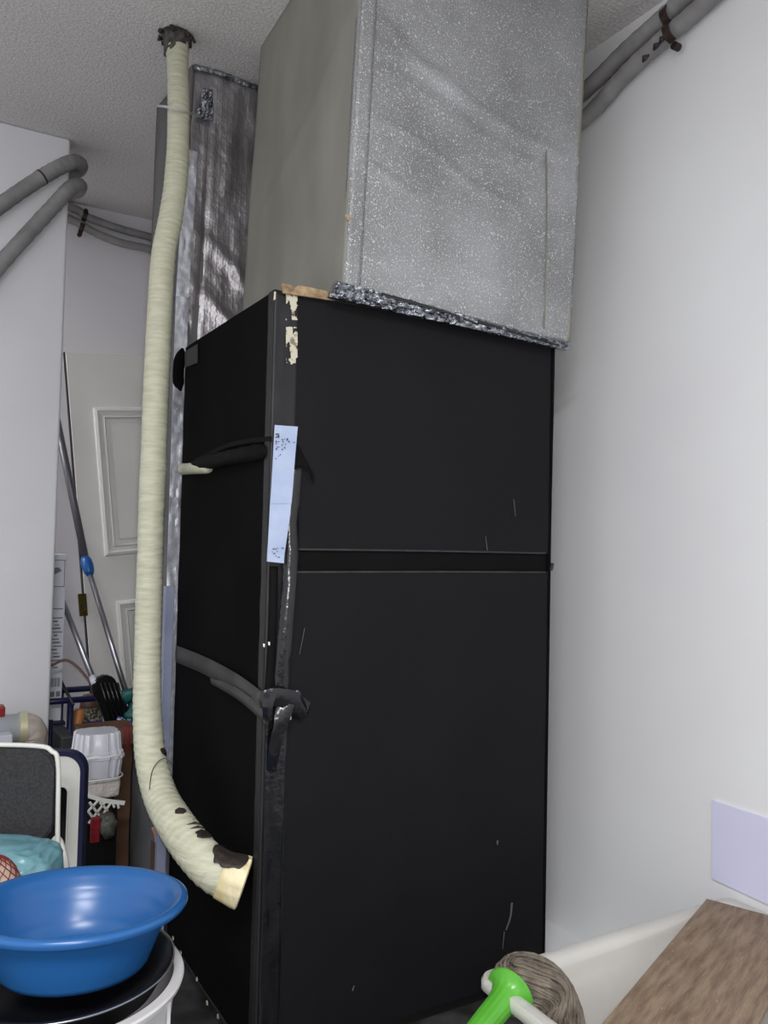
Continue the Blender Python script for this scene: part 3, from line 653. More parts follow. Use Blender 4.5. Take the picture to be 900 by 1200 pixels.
# ------------------------------------------------------------------ leaning door leaf
th = math.radians(6.0); lean = math.radians(1.4)
O = V(.856, 4.025, FZ+.012)
du = V(math.cos(th), 0, math.sin(th)); dv = V(-math.sin(th), math.sin(lean), math.cos(th)).normalized(); dn = du.cross(dv).normalized()
if dn.y > 0: dn = -dn
MD = Matrix(((du.x, dv.x, dn.x, O.x), (du.y, dv.y, dn.y, O.y), (du.z, dv.z, dn.z, O.z), (0, 0, 0, 1)))
leaf = thing('door_leaf', 'white panelled door leaf leaning on the back wall behind the mops', 'door', O)
DW, DH = .80, 2.12
bm = bmesh.new(); box(bm, (0, 0, -.036), (DW, DH, 0), .003, 1, MD); obj('door_slab', bm, DOORM, leaf)
bm = bmesh.new(); box(bm, (-.006, 0, -.03), (-.0005, DH, -.002), 0, 1, MD); obj('edge_strip', bm, GREYBOX, leaf)  # narrow dark strip down the left edge of the leaf
def mould(x0, x1, y0, y1):
    bm = bmesh.new(); prof = [(0, 0), (.004, .012), (.016, .016), (.024, .010), (.040, .004), (.048, .013), (.055, .0)]
    loops = []
    for d, h in prof: loops.append([bm.verts.new(MD @ V(*p)) for p in ((x0+d, y0+d, h), (x1-d, y0+d, h), (x1-d, y1-d, h), (x0+d, y1-d, h))])
    for A, B in zip(loops, loops[1:]):
        for k in range(4): bm.faces.new((A[k], A[(k+1) % 4], B[(k+1) % 4], B[k]))
    obj('panel_moulding', bm, DOORM, leaf)
    bm = bmesh.new(); box(bm, (x0+.075, y0+.075, 0), (x1-.075, y1-.075, .006), .005, 1, MD); obj('raised_panel', bm, DOORM, leaf)
mould(.105, .695, DH-.98, DH-.265); mould(.14, .66, .12, DH-1.2)
for zz in (.87,):
    bm = bmesh.new(); box(bm, (-.028, zz-.0, -.012), (.006, zz+.105, .002), .001, 1, MD); tube(bm, [MD @ V(.003, zz, .004), MD @ V(.003, zz+.105, .004)], .005, 8); obj('brass_hinge', bm, BRASS, leaf)

# ------------------------------------------------------------------ printed white box behind the corner
wb = thing('white_box', 'tall white printed box standing just behind the left wall corner', 'box', (.5, 3.67, .435))
bm = bmesh.new(); box(bm, (.30, 3.60, .435), (.596, 3.72, 1.12), .003); obj('box_body', bm, WBOX, wb)
bm = bmesh.new(); yy = 3.5985
def q(x0, x1, z0, z1): box(bm, (x0, yy-.0008, z0), (x1, yy+.001, z1))
q(.535, .592, 1.094, 1.097); q(.588, .5905, .985, 1.094); q(.535, .59, .985, .988)
plate(bm, [V(.540, yy, 1.03), V(.578, yy, 1.052), V(.566, yy, 1.066), V(.545, yy, 1.062)], (0, -1, 0), .001)
for k in range(15): q(.548+.004*(k % 3), .588-.006*((k*7) % 4), .855-.0145*k, .8595-.0145*k+.002*(k % 2))
q(.54, .588, .893, .897)
for k in range(7): q(.548+.006*k, .5505+.006*k+.0015*(k % 2), .575, .612)
for k in (0, 1): q(.551+.022*k, .567+.022*k, .535, .556)
obj('printed_marks', bm, PRINT, wb)['kind'] = 'stuff'

# ------------------------------------------------------------------ navy rack
rk = thing('navy_rack', 'navy blue tubular rack in the gap behind the left wall corner', 'rack', (.6, 3.6, FZ))
def rod(name, a, b, r, m, parent, n=8):
    bm = bmesh.new(); tube(bm, [a, b], r, n); return obj(name, bm, m, parent, True)
ztop = .523
for x in (.37, .625): rod('rack_post', V(x, 3.56, FZ), V(x, 3.56, ztop), .013, NAVY, rk); rod('rack_post', V(x, 3.80, FZ), V(x, 3.80, ztop), .013, NAVY, rk)
rod('rack_rail', V(.37, 3.56, ztop), V(.78, 3.56, ztop), .013, NAVY, rk); rod('rack_rail', V(.37, 3.80, ztop), V(.78, 3.80, ztop), .013, NAVY, rk)
rod('rack_post', V(.78, 3.56, FZ), V(.78, 3.56, ztop), .013, NAVY, rk)
bm = bmesh.new(); box(bm, (.30, 3.575, .42), (.61, 3.785, .433)); obj('rack_shelf', bm, NAVY, rk)
rod('rack_post', V(.545, 3.53, FZ), V(.545, 3.53, .455), .011, NAVY, rk)
rod('rack_brace', V(.56, 3.52, .43), V(.63, 3.52, .33), .007, GREYBOX, rk)

# ------------------------------------------------------------------ mops, broom, rod
mp = thing('flat_mop', 'grey mop pole with blue collar leaning on the door leaf', 'mop', (.86, 3.36, .42))
A = V(.56, 3.95, 1.66); Cc = at(100, 655, 'y', 3.80); B = at(151, 822, 'y', 3.42)
rod('upper_pole', at(62, 470, 'y', 3.95), Cc, .0165, GREYP, mp, 12)
rod('lower_pole', Cc, B, .0115, ALU, mp, 12)
d = (B-Cc).normalized(); bm = bmesh.new(); tube(bm, [Cc-d*.01, Cc+d*.008, Cc+d*.035, Cc+d*.065, Cc+d*.085], [.017, .024, .026, .022, .014], 14); obj('locking_collar', bm, BLUEP, mp, True)
bm = bmesh.new(); tube(bm, [at(143, 818, 'y', 3.40), at(156, 812, 'y', 3.42), at(160, 832, 'y', 3.42), at(150, 842, 'y', 3.38)], [.03, .035, .035, .02], 12, fn=lambda i, a, p: 1+.15*math.sin(a*3)); obj('mop_head', bm, TEAL, mp, True)
bm = bmesh.new()
for k in range(26):
    s = V(random.uniform(.76, .86), random.uniform(3.27, 3.35), .465); 
    P = [s]
    for j in range(4): P.append(P[-1]+V(random.uniform(-.02, .02), random.uniform(-.015, .015), random.uniform(-.018, .012)))
    tube(bm, catmull(P, 3), .0035, 5)
obj('mop_strands', bm, YARNB, mp, True)

br = thing('scoop_broom', 'aluminium-handled black plastic scoop leaning beside the mop', 'scoop', (.70, 3.3, .5))
a = at(58, 665, 'y', 3.84); b = at(110.5, 799, 'y', 3.42)
rod('handle', a, b, .0115, ALU, br, 12)
d = (b-a).normalized(); rod('handle_cap', b-d*.025, b+d*.012, .015, PVC, br, 12)
bm = bmesh.new()
fp = [(107, 806), (112, 796), (125, 791), (134, 794), (141, 808), (155, 840), (158, 862), (130, 860), (124, 845), (114, 822)]
plate(bm, [at(x, y, 'y', 3.40) for x, y in fp], (0, 1, 0), .045); bmesh.ops.bevel(bm, geom=list(bm.edges), offset=.006, segments=2, affect='EDGES'); smooth_by(obj('scoop_pan', bm, BLKP, br))
for k in range(5):
    bm = bmesh.new(); tube(bm, [at(118+5*k, 800, 'y', 3.397), at(132+5*k, 846, 'y', 3.397)], .004, 6); obj('rib', bm, BLKP, br, True)
bm = bmesh.new(); tube(bm, catmull([at(60, 780, 'y', 3.5), at(76, 773.5, 'y', 3.5), at(90, 781, 'y', 3.48), at(103, 796, 'y', 3.46), at(114, 812, 'y', 3.45)], 8), .0055, 8); tag(obj('brown_hose', bm, BROWNP, None, True), 'thin dark brown hose arching behind the black scoop', 'hose')
bm = bmesh.new(); tube(bm, [at(70, 795, 'y', 3.64), at(86, 826, 'y', 3.52)], .006, 8); tag(obj('thin_rod', bm, GREYBOX, None, True), 'short thin dark rod slanting down onto the navy rack', 'rod')

# cleaner bottle and orange handle beside the rack
bt = thing('cleaner_bottle', 'brown-topped blue bottle standing behind the navy rack rail', 'bottle', (.735, 3.72, .40))
bc = (.735, 3.72)
def bl(name, prof, m, sc=.6):
    bm = bmesh.new(); lathe(bm, [(r_, z_-.06) for r_, z_ in prof], 20, (bc[0], bc[1], 0)); 
    for v in bm.verts: v.co.y = bc[1]+(v.co.y-bc[1])*sc
    obj(name, bm, m, bt, True)
bl('bottle_body', [(.055, .34), (.058, .35), (.055, .44), (.051, .46)], BLUED)
bl('printed_band', [(.0515, .46), (.052, .461), (.046, .515), (.045, .516)], CREAMP)
bl('bottle_cap', [(.045, .516), (.045, .517), (.041, .56), (.03, .572), (.01, .575)], BROWNP)
bm = bmesh.new(); tube(bm, [V(.652, 3.62, .30), V(.654, 3.62, .33), V(.672, 3.62, .465), V(.673, 3.62, .472)], [.012, .021, .021, .014], 14); tag(obj('orange_handle', bm, ORANGE, None, True), 'orange wooden handle upright beside the blue bottle', 'handle')

# ------------------------------------------------------------------ cartons and packs in the gap
ct_ = thing('brown_carton', 'open brown cardboard carton between left wall and rear duct', 'carton', (.68, 3.3, FZ))
cx0, cx1, cy0, cy1, cz = .59, .785, 3.12, 3.28, .485
for lo, hi in (((cx0, cy0, FZ), (cx1, cy0+.006, cz)), ((cx0, cy1-.006, FZ), (cx1, cy1, cz)), ((cx0, cy0, FZ), (cx0+.006, cy1, cz)), ((cx1-.006, cy0, FZ), (cx1, cy1, cz)), ((cx0, cy0, FZ), (cx1, cy1, FZ+.006))):
    bm = bmesh.new(); box(bm, lo, hi); obj('carton_wall', bm, CARTON, ct_)
bm = bmesh.new(); plate(bm, [V(cx0+.01, cy0, cz), V(cx1, cy0, cz), V(cx1+.004, cy0-.05, cz-.045), V(cx0-.02, cy0-.05, cz-.045)], V(0, .5, .85), .004); obj('carton_flap', bm, CARTON, ct_)
bm = bmesh.new(); box(bm, (.54, 3.24, FZ), (.585, 3.44, .45), .006); tag(obj('dark_crate', bm, GREYBOX), 'dark grey plastic crate side at the left wall corner below the rack', 'crate')
# ribbed clear food boxes
st_c = at(112, 885, 'y', 3.0)
def ribbed(label, ctr, rx, ry, z0, z1, turned):
    t = thing('ribbed_tub', label, 'tub', (ctr[0], ctr[1], z0), 'ribbed plastic tubs')
    bm = bmesh.new(); n = 96; prof = [(.86, z0), (.9, z0+.004), (.97, z1-.012), (1.03, z1-.01), (1.03, z1), (.95, z1), (.9, z1-.006)]
    if turned: prof = [(r, z0+z1-z) for r, z in prof][::-1]
    rings = []
    for r, z in prof:
        ring = []
        for k in range(n):
            a = 2*math.pi*k/n; ca, sa = math.cos(a), math.sin(a)
            rr = r*(1+(.04*(1 if (k % 6) < 3 else -1) if z0+.006 < z < z1-.011 or True else 0))
            ex = .55; x = math.copysign(abs(ca)**ex, ca)*rx*rr; y = math.copysign(abs(sa)**ex, sa)*ry*rr
            ring.append(bm.verts.new((ctr[0]+x, ctr[1]+y, z)))
        rings.append(ring)
    for A, B in zip(rings, rings[1:]):
        for k in range(n): bm.faces.new((A[k], A[(k+1) % n], B[(k+1) % n], B[k]))
    bm.faces.new(rings[0][::-1]); bm.faces.new(rings[-1]); smooth_by(obj('ribbed_wall', bm, CLEAR, t), 40)
    for zz in ((z0,) if turned else (z0, z1)):
        bm = bmesh.new(); P = []
        for k in range(49):
            a = 2*math.pi*k/48; ca, sa = math.cos(a), math.sin(a)
            P.append(V(ctr[0]+math.copysign(abs(ca)**.55, ca)*rx*1.02, ctr[1]+math.copysign(abs(sa)**.55, sa)*ry*1.02, zz))
        tube(bm, P, .003, 6, False); obj('tub_rim', bm, WPLAS, t, True)
zt_ = at(112, 862, 'y', 2.93).z; zm_ = at(112, 888, 'y', 2.93).z; zb_ = at(112, 915, 'y', 2.93).z
tc = (at(113, 885, 'y', 3.0).x, 3.0)
ribbed('clear ribbed plastic tub, upper of the two stacked before the carton', tc, .079, .07, zm_+.002, zt_, True)
ribbed('clear ribbed plastic tub, lower of the two stacked before the carton', tc, .083, .075, zb_+.002, zm_-.001, False)
# things below the tubs
def blob(name, c, r, m, amp=.15, f=6, sub=3, parent=None):
    bm = bmesh.new(); bmesh.ops.create_icosphere(bm, subdivisions=sub, radius=1)
    for v in bm.verts:
        k = 1+amp*noise.noise(v.co*f*.4+Vector(c)*3)+amp*.4*noise.noise(v.co*f)
        v.co = V(v.co.x*r[0]*k, v.co.y*r[1]*k, v.co.z*r[2]*k)+Vector(c)
    return obj(name, bm, m, parent, True)
b2 = at(122, 925, 'y', 3.0)
t = thing('white_bag_bundle', 'crumpled white plastic bag wedged under the ribbed tubs', 'bag', b2)
bm = bmesh.new(); box(bm, (b2.x-.066, 2.95, zb_-.072), (b2.x+.045, 3.07, zb_-.002), .014, 3)
bmesh.ops.subdivide_edges(bm, edges=bm.edges, cuts=3, use_grid_fill=True)
for v in bm.verts: v.co += V(1, 1, .2)*.006*noise.noise(v.co*30)
obj('bag_body', bm, BAGW, t, True)
bk = thing('lattice_basket', 'white lattice basket holding maroon packs under the tubs', 'basket', at(118, 960, 'y', 2.93))
pb = [at(a, b, 'y', 2.925) for a, b in ((103, 932), (122, 938), (146, 941))]
bm = bmesh.new(); ribbon(bm, pb, V(0, 0, 1), .014, .005, 8); obj('basket_rim', bm, WPLAS, bk)
for a0_, b0_, a1_, b1_ in ((104, 950, 116, 937), (104, 965, 123, 940), (113, 965, 130, 941), (105, 940, 118, 958), (103, 950, 113, 964), (117, 940, 126, 950), (138, 942, 139, 947), (132, 941, 134, 946)):
    bm = bmesh.new(); tube(bm, [at(a0_, b0_, 'y', 2.924), at(a1_, b1_, 'y', 2.924)], .0045, 6); obj('lattice_bar', bm, WPLAS, bk)
zk0 = at(118, 1000, 'y', 2.93).z
bm = bmesh.new(); box(bm, (pb[0].x-.01, 2.93, FZ), (pb[2].x-.02, 3.08, pb[1].z-.01), .01); obj('basket_body', bm, BLKP, bk)
o = blob('maroon_pack', at(120, 952, 'y', 2.96)-V(0, 0, .02), (.05, .052, .05), MAROON); tag(o, 'dark maroon wrapped pack inside the white lattice basket', 'pack')
bm = bmesh.new(); box(bm, at(106, 989, 'y', 2.90), at(118, 958, 'y', 2.90)+V(0, .02, 0), .004); tag(obj('red_packet', bm, REDP), 'bright red packet below the white lattice basket', 'packet')
o = blob('clear_pouch', at(127, 968, 'y', 2.90), (.027, .016, .045), GREENISH, .25, 9); tag(o, 'shiny crumpled olive pouch beside the red packet', 'pouch')
bm = bmesh.new()
for k in range(6):
    x = 145+k*1.4; tube(bm, catmull([at(x, 852, 'y', 3.05), at(x+random.uniform(-2, 2), 864, 'y', 3.04), at(x+random.uniform(-2, 2), 879, 'y', 3.05)], 5), .0022, 5)
tag(obj('red_netting', bm, NETR), 'strands of dark red netting hanging beside the ribbed tubs', 'netting')

# ------------------------------------------------------------------ PVC drain by the left wall
pv = thing('drain_pipe', 'grey plastic drain pipe with elbow and cream collar at left wall', 'pipe', (.3, 3.28, FZ))
yv = 3.32; rv = .052
zc = at(20, 853, 'y', yv).z; xe = at(39, 853, 'y', yv).x
x22, x31 = at(21.5, 853, 'y', yv).x, at(31, 853, 'y', yv).x
rod('straight_pipe', V(-.6, yv, zc), V(x22, yv, zc), rv, PVC, pv, 24)
bm = bmesh.new()
xd = at(40, 853, 'y', yv).x; br_ = .042
P = [V(x31-.01, yv, zc)]+[V(xd-br_+br_*math.sin(t_), yv, zc-br_*(1-math.cos(t_))) for t_ in [math.radians(k*9) for k in range(0, 11)]]+[V(xd, yv, zc-.10)]
tube(bm, P, [rv+.002]*7+[rv-.001]*4+[rv-.006]*2, 24); smooth_by(obj('elbow', bm, PVCO, pv))
bm = bmesh.new(); tube(bm, [V(xd, yv, zc-.09), V(xd, yv, FZ)], rv-.012, 24); smooth_by(obj('down_pipe', bm, PVCO, pv))
bm = bmesh.new(); tube(bm, [V(x22, yv, zc), V(x22+.001, yv, zc), V(x31-.001, yv, zc), V(x31, yv, zc)], [.05, rv+.006, rv+.006, .05], 24); smooth_by(obj('collar', bm, COLLAR, pv))
rvv = thing('red_valve', 'small red valve cap on the drain pipe at the left edge', 'valve', at(0, 838, 'y', yv))
c = at(-1, 838, 'y', 3.33); bm = bmesh.new(); box(bm, (c.x-.03, 3.30, c.z-.004), (at(6.5, 830, 'y', 3.3).x, 3.36, c.z+.035), .006); obj('valve_cap', bm, REDV, rvv)
bm = bmesh.new(); box(bm, (c.x-.028, 3.302, c.z-.012), (c.x+.02, 3.358, c.z-.004), .002); obj('valve_neck', bm, WPLAS, rvv)
bm = bmesh.new(); a = at(15, 861, 'y', 3.2); box(bm, (a.x-.25, 3.2, FZ), (a.x, 3.26, a.z), .003); tag(obj('white_carton', bm, WBOX), 'plain white carton edge below the grey drain pipe', 'carton')

# ------------------------------------------------------------------ folding chair with speckled pad, facing the camera
g = V(math.sin(YAW), math.cos(YAW), 0); h = V(math.cos(YAW), -math.sin(YAW), 0)     # away from and across the view
def cv(a, d, z): return g*d + h*a + V(0, 0, z)                                        # across, depth, height
def ppx(px, d, py):       # across offset and height for a pixel at depth d
    p = EYE + (fw + rt*((px-450)/FPX)+up*((600-py)/FPX))*(d/((fw+rt*((px-450)/FPX)+up*((600-py)/FPX)).dot(g)))
    return p.dot(h), p.z
ch = thing('folding_chair', 'low folding chair with dark speckled padded back and white tube frame', 'chair', cv(-1.0, 2.05, FZ))
dch = 2.12
xr_, zt2 = ppx(66, dch, 878); _, zb2 = ppx(60, dch, 985)
wch = .40; cxm = xr_-wch/2; czm = (zt2+zb2)/2; hch = zt2-zb2
bm = bmesh.new()
fr = rrect(wch, hch, .045, 6, (cxm, czm))
plate(bm, [cv(x, dch-.012, z) for x, z in fr], g, .026); bmesh.ops.bevel(bm, geom=[e_ for e_ in bm.edges], offset=.005, segments=2, affect='EDGES'); smooth_by(obj('back_pad', bm, SPECK, ch))
bm = bmesh.new(); bx_, _ = ppx(74, dch, 960); _, bzz = ppx(78, dch, 1150)
P = [(cxm-wch/2-.035, FZ+.01), (cxm-wch/2-.010, zb2), (cxm-wch/2-.006, zt2-.04), (cxm-wch/2+.012, zt2-.005), (cxm-wch/2+.05, zt2+.007), (cxm, zt2+.008), (xr_-.05, zt2+.007), (xr_-.012, zt2-.005), (xr_+.006, zt2-.04), (xr_+.012, zb2), (xr_+.03, FZ+.01)]
tube(bm, catmull([cv(x, dch, z) for x, z in P], 10), .0062, 10); obj('back_frame', bm, WPLAS, ch, True)
for s in (0, 1):
    xx = xr_+.022 if s else cxm-wch/2-.022
    bm = bmesh.new()
    tube(bm, catmull([cv(xx-.03, dch-.30, FZ+.01), cv(xx-.005, dch-.10, .26), cv(xx+.022*(1 if s else -1), dch-.03, .335), cv(xx-.01, dch+.02, .40), cv(xx-.03, dch+.03, .415)], 8), .0105, 10); obj('leg', bm, WPLAS, ch, True)
bm = bmesh.new()
v0 = [cv(cxm-wch/2+.02, dch-.34, .30), cv(xr_-.02, dch-.34, .30), cv(xr_-.02, dch-.02, .30), cv(cxm-wch/2+.02, dch-.02, .30)]
plate(bm, v0, (0, 0, 1), .03); bmesh.ops.bevel(bm, geom=list(bm.edges), offset=.008, segments=2, affect='EDGES'); obj('seat', bm, SPECK, ch)
# white-and-navy folded stool behind it
fs = thing('folded_stool', 'folded white plastic stool with navy rim behind the speckled chair back', 'stool', cv(-.95, 2.35, FZ))
ds = 2.34
xs_, zts = ppx(102, ds, 880); x_in, z_in = ppx(83, ds, 915); x_top, _ = ppx(70, ds, 915)
ws = .36; cs = xs_-ws/2; zlo = .02; hs = zts-zlo
def ring(bm, outer, inner, d0, d1):
    n = len(outer); L = [[bm.verts.new(cv(x, d, z)) for x, z in lp_] for lp_, d in ((outer, d0), (inner, d0), (inner, d1), (outer, d1))]
    for A, B in zip(L, L[1:]+L[:1]):
        for k in range(n): bm.faces.new((A[k], A[(k+1) % n], B[(k+1) % n], B[k]))
cz_ = (zts+zlo)/2
bm = bmesh.new(); ring(bm, rrect(ws, hs, .055, 8, (cs, cz_)), rrect(ws-.026, hs-.026, .045, 8, (cs, cz_)), ds-.012, ds+.02); smooth_by(obj('navy_rim', bm, NAVYE, fs))
bm = bmesh.new(); wi = 2*(x_in-cs)
ring(bm, rrect(ws-.027, hs-.027, .045, 8, (cs, cz_)), rrect(wi, hs-.18, .02, 8, (cs, cz_-.005)), ds-.008, ds+.012); smooth_by(obj('white_panel', bm, WPLAS, fs))
bm = bmesh.new(); ring(bm, rrect(wi, hs-.18, .02, 8, (cs, cz_-.005)), rrect(wi-.008, hs-.188, .015, 8, (cs, cz_-.005)), ds-.014, ds-.002); smooth_by(obj('opening_lip', bm, WPLAS, fs))
bm = bmesh.new(); plate(bm, [cv(x, ds+.012, z) for x, z in rrect(wi, hs-.18, .02, 6, (cs, cz_-.005))], g, .004); obj('back_sheet', bm, BLKP, fs)

# turquoise bag and netted bulbs on the chair seat
ab = thing('turquoise_bag', 'shiny turquoise plastic bag on the speckled chair seat', 'bag', cv(-.95, 1.95, .33))
ax0, az = ppx(66, 1.95, 991)
bm = bmesh.new(); bmesh.ops.create_icosphere(bm, subdivisions=5, radius=1)
for v in bm.verts:
    n = v.co.copy(); e_ = .5
    x = math.copysign(abs(n.x)**e_, n.x); z = math.copysign(abs(n.z)**.45, n.z); y = math.copysign(abs(n.y)**.7, n.y)
    k = 1+.05*noise.noise(n*2.5)+.03*noise.noise(n*7)
    z_mid = (az+.33)/2; hz = (az-.33)/2
    v.co = cv(ax0-.165+.165*x*k*(1-.06*(z > 0)*z), 1.96+.10*y*k, z_mid+hz*max(z, -.98)*(1+.0*k)+ .006*noise.noise(n*5))
obj('bag_body', bm, AQUA, ab, True)
nb = thing('netted_bulbs', 'pale bulbs in red netting in front of the turquoise bag', 'bag', cv(-1.0, 1.82, .33))
nx, nzt = ppx(6, 1.83, 1004)
bc_ = cv(nx-.02, 1.83, .33+(nzt-.33)/2)
rr = V(.055, .04, (nzt-.33)/2)
bm = bmesh.new(); bmesh.ops.create_icosphere(bm, subdivisions=3, radius=1)
for v in bm.verts: k = 1+.06*noise.noise(v.co*3); v.co = bc_+h*v.co.x*rr.x*k+g*v.co.y*rr.y*k+V(0, 0, v.co.z*rr.z)
obj('bulbs', bm, GARLIC, nb, True)
bm = bmesh.new()
for s in (-1, 1):
    for k in range(14):
        P = []
        for j in range(17):
            t_ = -1.45+2.9*j/16; a = 2*math.pi*k/14+s*t_*1.3
            P.append(bc_+h*math.cos(a)*math.cos(t_)*rr.x*1.05+g*math.sin(a)*math.cos(t_)*rr.y*1.05+V(0, 0, math.sin(t_)*rr.z*1.03))
        tube(bm, P, .0011, 4)
obj('net', bm, NETR, nb)

# ------------------------------------------------------------------ white tub, black pan, blue basin
TC = V(.285, 1.60, 0)
tb = thing('white_tub', 'round white plastic tub carrying the black pan and blue basin', 'tub', (TC.x, TC.y, FZ))
zr = .392
bm = bmesh.new()
lathe(bm, [(.150, FZ), (.158, FZ+.006), (.198, zr-.03), (.201, zr-.012), (.213, zr-.012), (.215, zr-.004), (.213, zr), (.196, zr), (.193, zr-.03), (.152, FZ+.014), (.10, FZ+.012)], 90, (TC.x, TC.y, 0)); smooth_by(obj('tub_wall', bm, TUB, tb), 40)
bm = bmesh.new(); a_ = math.radians(-70)
for aa in (-72, -35): 
    a_ = math.radians(aa); p = V(TC.x+math.cos(a_)*.197, TC.y+math.sin(a_)*.197, 0); box(bm, (p.x-.003, p.y-.006, .1), (p.x+.004, p.y+.006, zr-.02), .001)
obj('tub_rib', bm, TUB, tb)
pn = thing('black_pan', 'black shallow pan with shiny edge nested between tub and blue basin', 'pan', (TC.x, TC.y, zr-.05))
bm = bmesh.new()
lathe(bm, [(.08, zr-.05), (.12, zr-.048), (.165, zr-.02), (.189, zr+.020), (.195, zr+.024), (.196, zr+.028), (.190, zr+.029), (.183, zr+.02), (.155, zr-.012), (.08, zr-.03)], 90, (TC.x, TC.y, 0)); smooth_by(obj('pan_bowl', bm, BLKPAN, pn), 50)
bm = bmesh.new(); tube(bm, [V(TC.x+math.cos(k/90*2*math.pi)*.1955, TC.y+math.sin(k/90*2*math.pi)*.1955, zr+.0275) for k in range(91)], .0016, 6, False); obj('pan_edge', bm, ALU, pn, True)
BC = V(.305, 1.61, zr+.012)
tilt = Matrix.Rotation(math.radians(-4.5), 4, h)
ba = thing('blue_basin', 'wide blue plastic basin sitting on the black pan', 'basin', BC)
H = .118; R = .196
prof = [(.05, .004), (.118, .0), (.128, .003), (.134, .012), (.148, .05), (.166, .088), (.172, H-.02), (.186, H-.012), (.196, H-.014), (.2, H-.008), (R+.003, H-.001), (.192, H+.003), (.181, H), (.170, H-.012), (.166, H-.02), (.160, H-.026), (.157, H-.034), (.150, .068), (.145, .062), (.137, .035), (.127, .012), (.118, .007), (.05, .008)]
bm = bmesh.new(); lathe(bm, prof, 110, tuple(BC), tilt.to_3x3()); smooth_by(obj('basin_bowl', bm, BLUEB, ba), 60)

# ------------------------------------------------------------------ lilac panel on right wall
bm = bmesh.new(); plate(bm, [at(836, 938, 'x', XR-.001), at(836, 1029, 'x', XR-.001), at(836, 1029, 'x', XR-.001)+V(0, -.6, -.02), at(836, 938, 'x', XR-.001)+V(0, -.6, -.0)], (-1, 0, 0), .006)
pl = obj('lilac_wall_panel', bm, PANEL); tag(pl, 'flat pale lilac panel fixed to the right wall above the sink', 'panel')

# ------------------------------------------------------------------ mop sink
sk = thing('mop_sink', 'low white ceramic mop sink against the right wall before the cabinet', 'sink', (1.45, 1.0, FZ))
sx0, sx1, sy0, sy1, zr2 = 1.052, XR-.004, .74, 1.375, .318
scx, scy, sw, sd = (sx0+sx1)/2, (sy0+sy1)/2, sx1-sx0, sy1-sy0
prof = [(-.13, FZ, .05), (-.125, FZ+.02, .05), (-.05, zr2-.06, .05), (-.034, zr2-.035, .045), (-.008, zr2-.032, .035), (0, zr2-.024, .032), (0, zr2-.008, .032), (-.004, zr2-.001, .03), (-.012, zr2, .03), (-.026, zr2-.001, .03), (-.034, zr2-.006, .03), (-.042, zr2-.02, .04), (-.075, zr2-.15, .06), (-.10, zr2-.24, .07), (-.14, zr2-.262, .06), (-.22, zr2-.268, .03)]
bm = bmesh.new(); rings = []
for d_, z, r in prof: rings.append([bm.verts.new((x, y, z)) for x, y in rrect(sw+2*d_, sd+2*d_, r, 8, (scx, scy))])
for A, B in zip(rings, rings[1:]):
    for k in range(len(A)): bm.faces.new((A[k], A[(k+1) % len(A)], B[(k+1) % len(A)], B[k]))
bm.faces.new(rings[0][::-1]); bm.faces.new(rings[-1]); smooth_by(obj('sink_bowl', bm, CERAM, sk), 50)
bm = bmesh.new(); lathe(bm, [(.03, 0), (.03, .003), (.022, .004), (.02, .001)], 24, (scx, scy, zr2-.268)); obj('drain', bm, ALU, sk, True)
# board
zbd = zr2+.0025
Ab = at(828, 1053, 'z', zbd+.014); Cb = at(705, 1200, 'z', zbd+.014)
e1 = (Cb-Ab).normalized(); e2 = V(-e1.y, e1.x, 0)
if e2.y > 0: e2 = -e2
kb = sbox('trim_1', (X1+.012, 1.40, FZ), (XR, 2.9, FZ+.035), WALLR)
bd = tag(obj('wooden_board', (lambda b_: (box(b_, (-.002, 0, -.014), (.80, .225, 0), .002, 2), b_)[1])(bmesh.new()), BOARD), 'worn brown wooden board lying across the white mop sink', 'board')
bd.matrix_world = Matrix(((e1.x, e2.x, 0, Ab.x), (e1.y, e2.y, 0, Ab.y), (0, 0, 1, zbd+.014), (0, 0, 0, 1)))

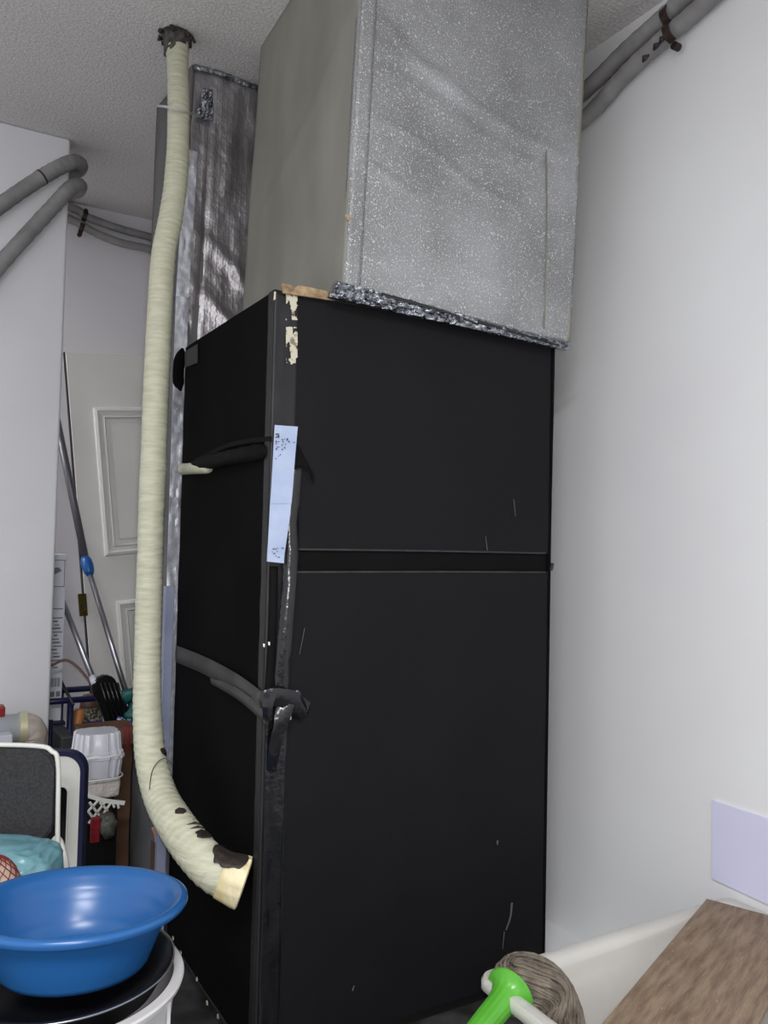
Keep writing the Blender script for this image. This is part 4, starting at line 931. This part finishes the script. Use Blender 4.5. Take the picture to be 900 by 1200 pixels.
# ------------------------------------------------------------------ green mop over the sink edge
gm = thing('green_mop', 'lime green mop collar with grey yarn head on the sink corner', 'mop', (1.07, 1.24, zr2))
rc = at(598, 1163, 'y', 1.30)           # centre of the ring
axis = (at(564, 1205, 'y', 1.262)-rc).normalized()
xa = axis.cross(V(0, 0, 1)).normalized(); ya = axis.cross(xa)
MG = Matrix(((xa.x, ya.x, axis.x), (xa.y, ya.y, axis.y), (xa.z, ya.z, axis.z)))
bm = bmesh.new()
lathe(bm, [(.038, .0), (.047, -.004), (.051, .0), (.050, .004), (.038, .010), (.030, .022), (.026, .045), (.025, .09), (.025, .09), (.023, .15), (.021, .30), (.016, .305)], 48, tuple(rc), MG, fn=lambda a, z: 1+(.03*math.sin(a*14) if z > .02 else 0)); smooth_by(obj('green_collar', bm, LGREEN, gm), 40)
# yarn bundle: thick core with many strands
yp = [rc-axis*.006, at(603, 1146, 'y', 1.33), at(628, 1150, 'y', 1.29), at(650, 1172, 'y', 1.27), at(664, 1205, 'y', 1.24), at(672, 1250, 'y', 1.20)]
Qy = catmull(yp, 8)
bm = bmesh.new(); rad = [.034+.013*math.sin(math.pi*min(1, i/(len(Qy)-1)*1.15)) for i in range(len(Qy))]
tube(bm, Qy, [r*.86 for r in rad], 20); obj('yarn_core', bm, MOPY, gm, True)
bm = bmesh.new()
for k in range(150):
    a = random.uniform(0, 2*math.pi); s0 = random.randint(2, 9); s1 = random.randint(len(Qy)-12, len(Qy)-1); tw = random.uniform(-.9, .9); P = []
    for i in range(s0, s1+1, 2):
        t_ = (Qy[min(i+1, len(Qy)-1)]-Qy[max(i-1, 0)]).normalized(); x = (V(0, 0, 1)-t_*t_.z).normalized(); y = t_.cross(x)
        aa = a+tw*i/len(Qy)+.15*nz(i*.4, k); r = rad[i]*(.9+.1*math.sin(k))
        P.append(Qy[i]+(x*math.cos(aa)+y*math.sin(aa))*r)
    if len(P) > 2: tube(bm, P, .0032, 5)
o = obj('yarn_strands', bm, MOPY, gm, True); o['kind'] = 'stuff'
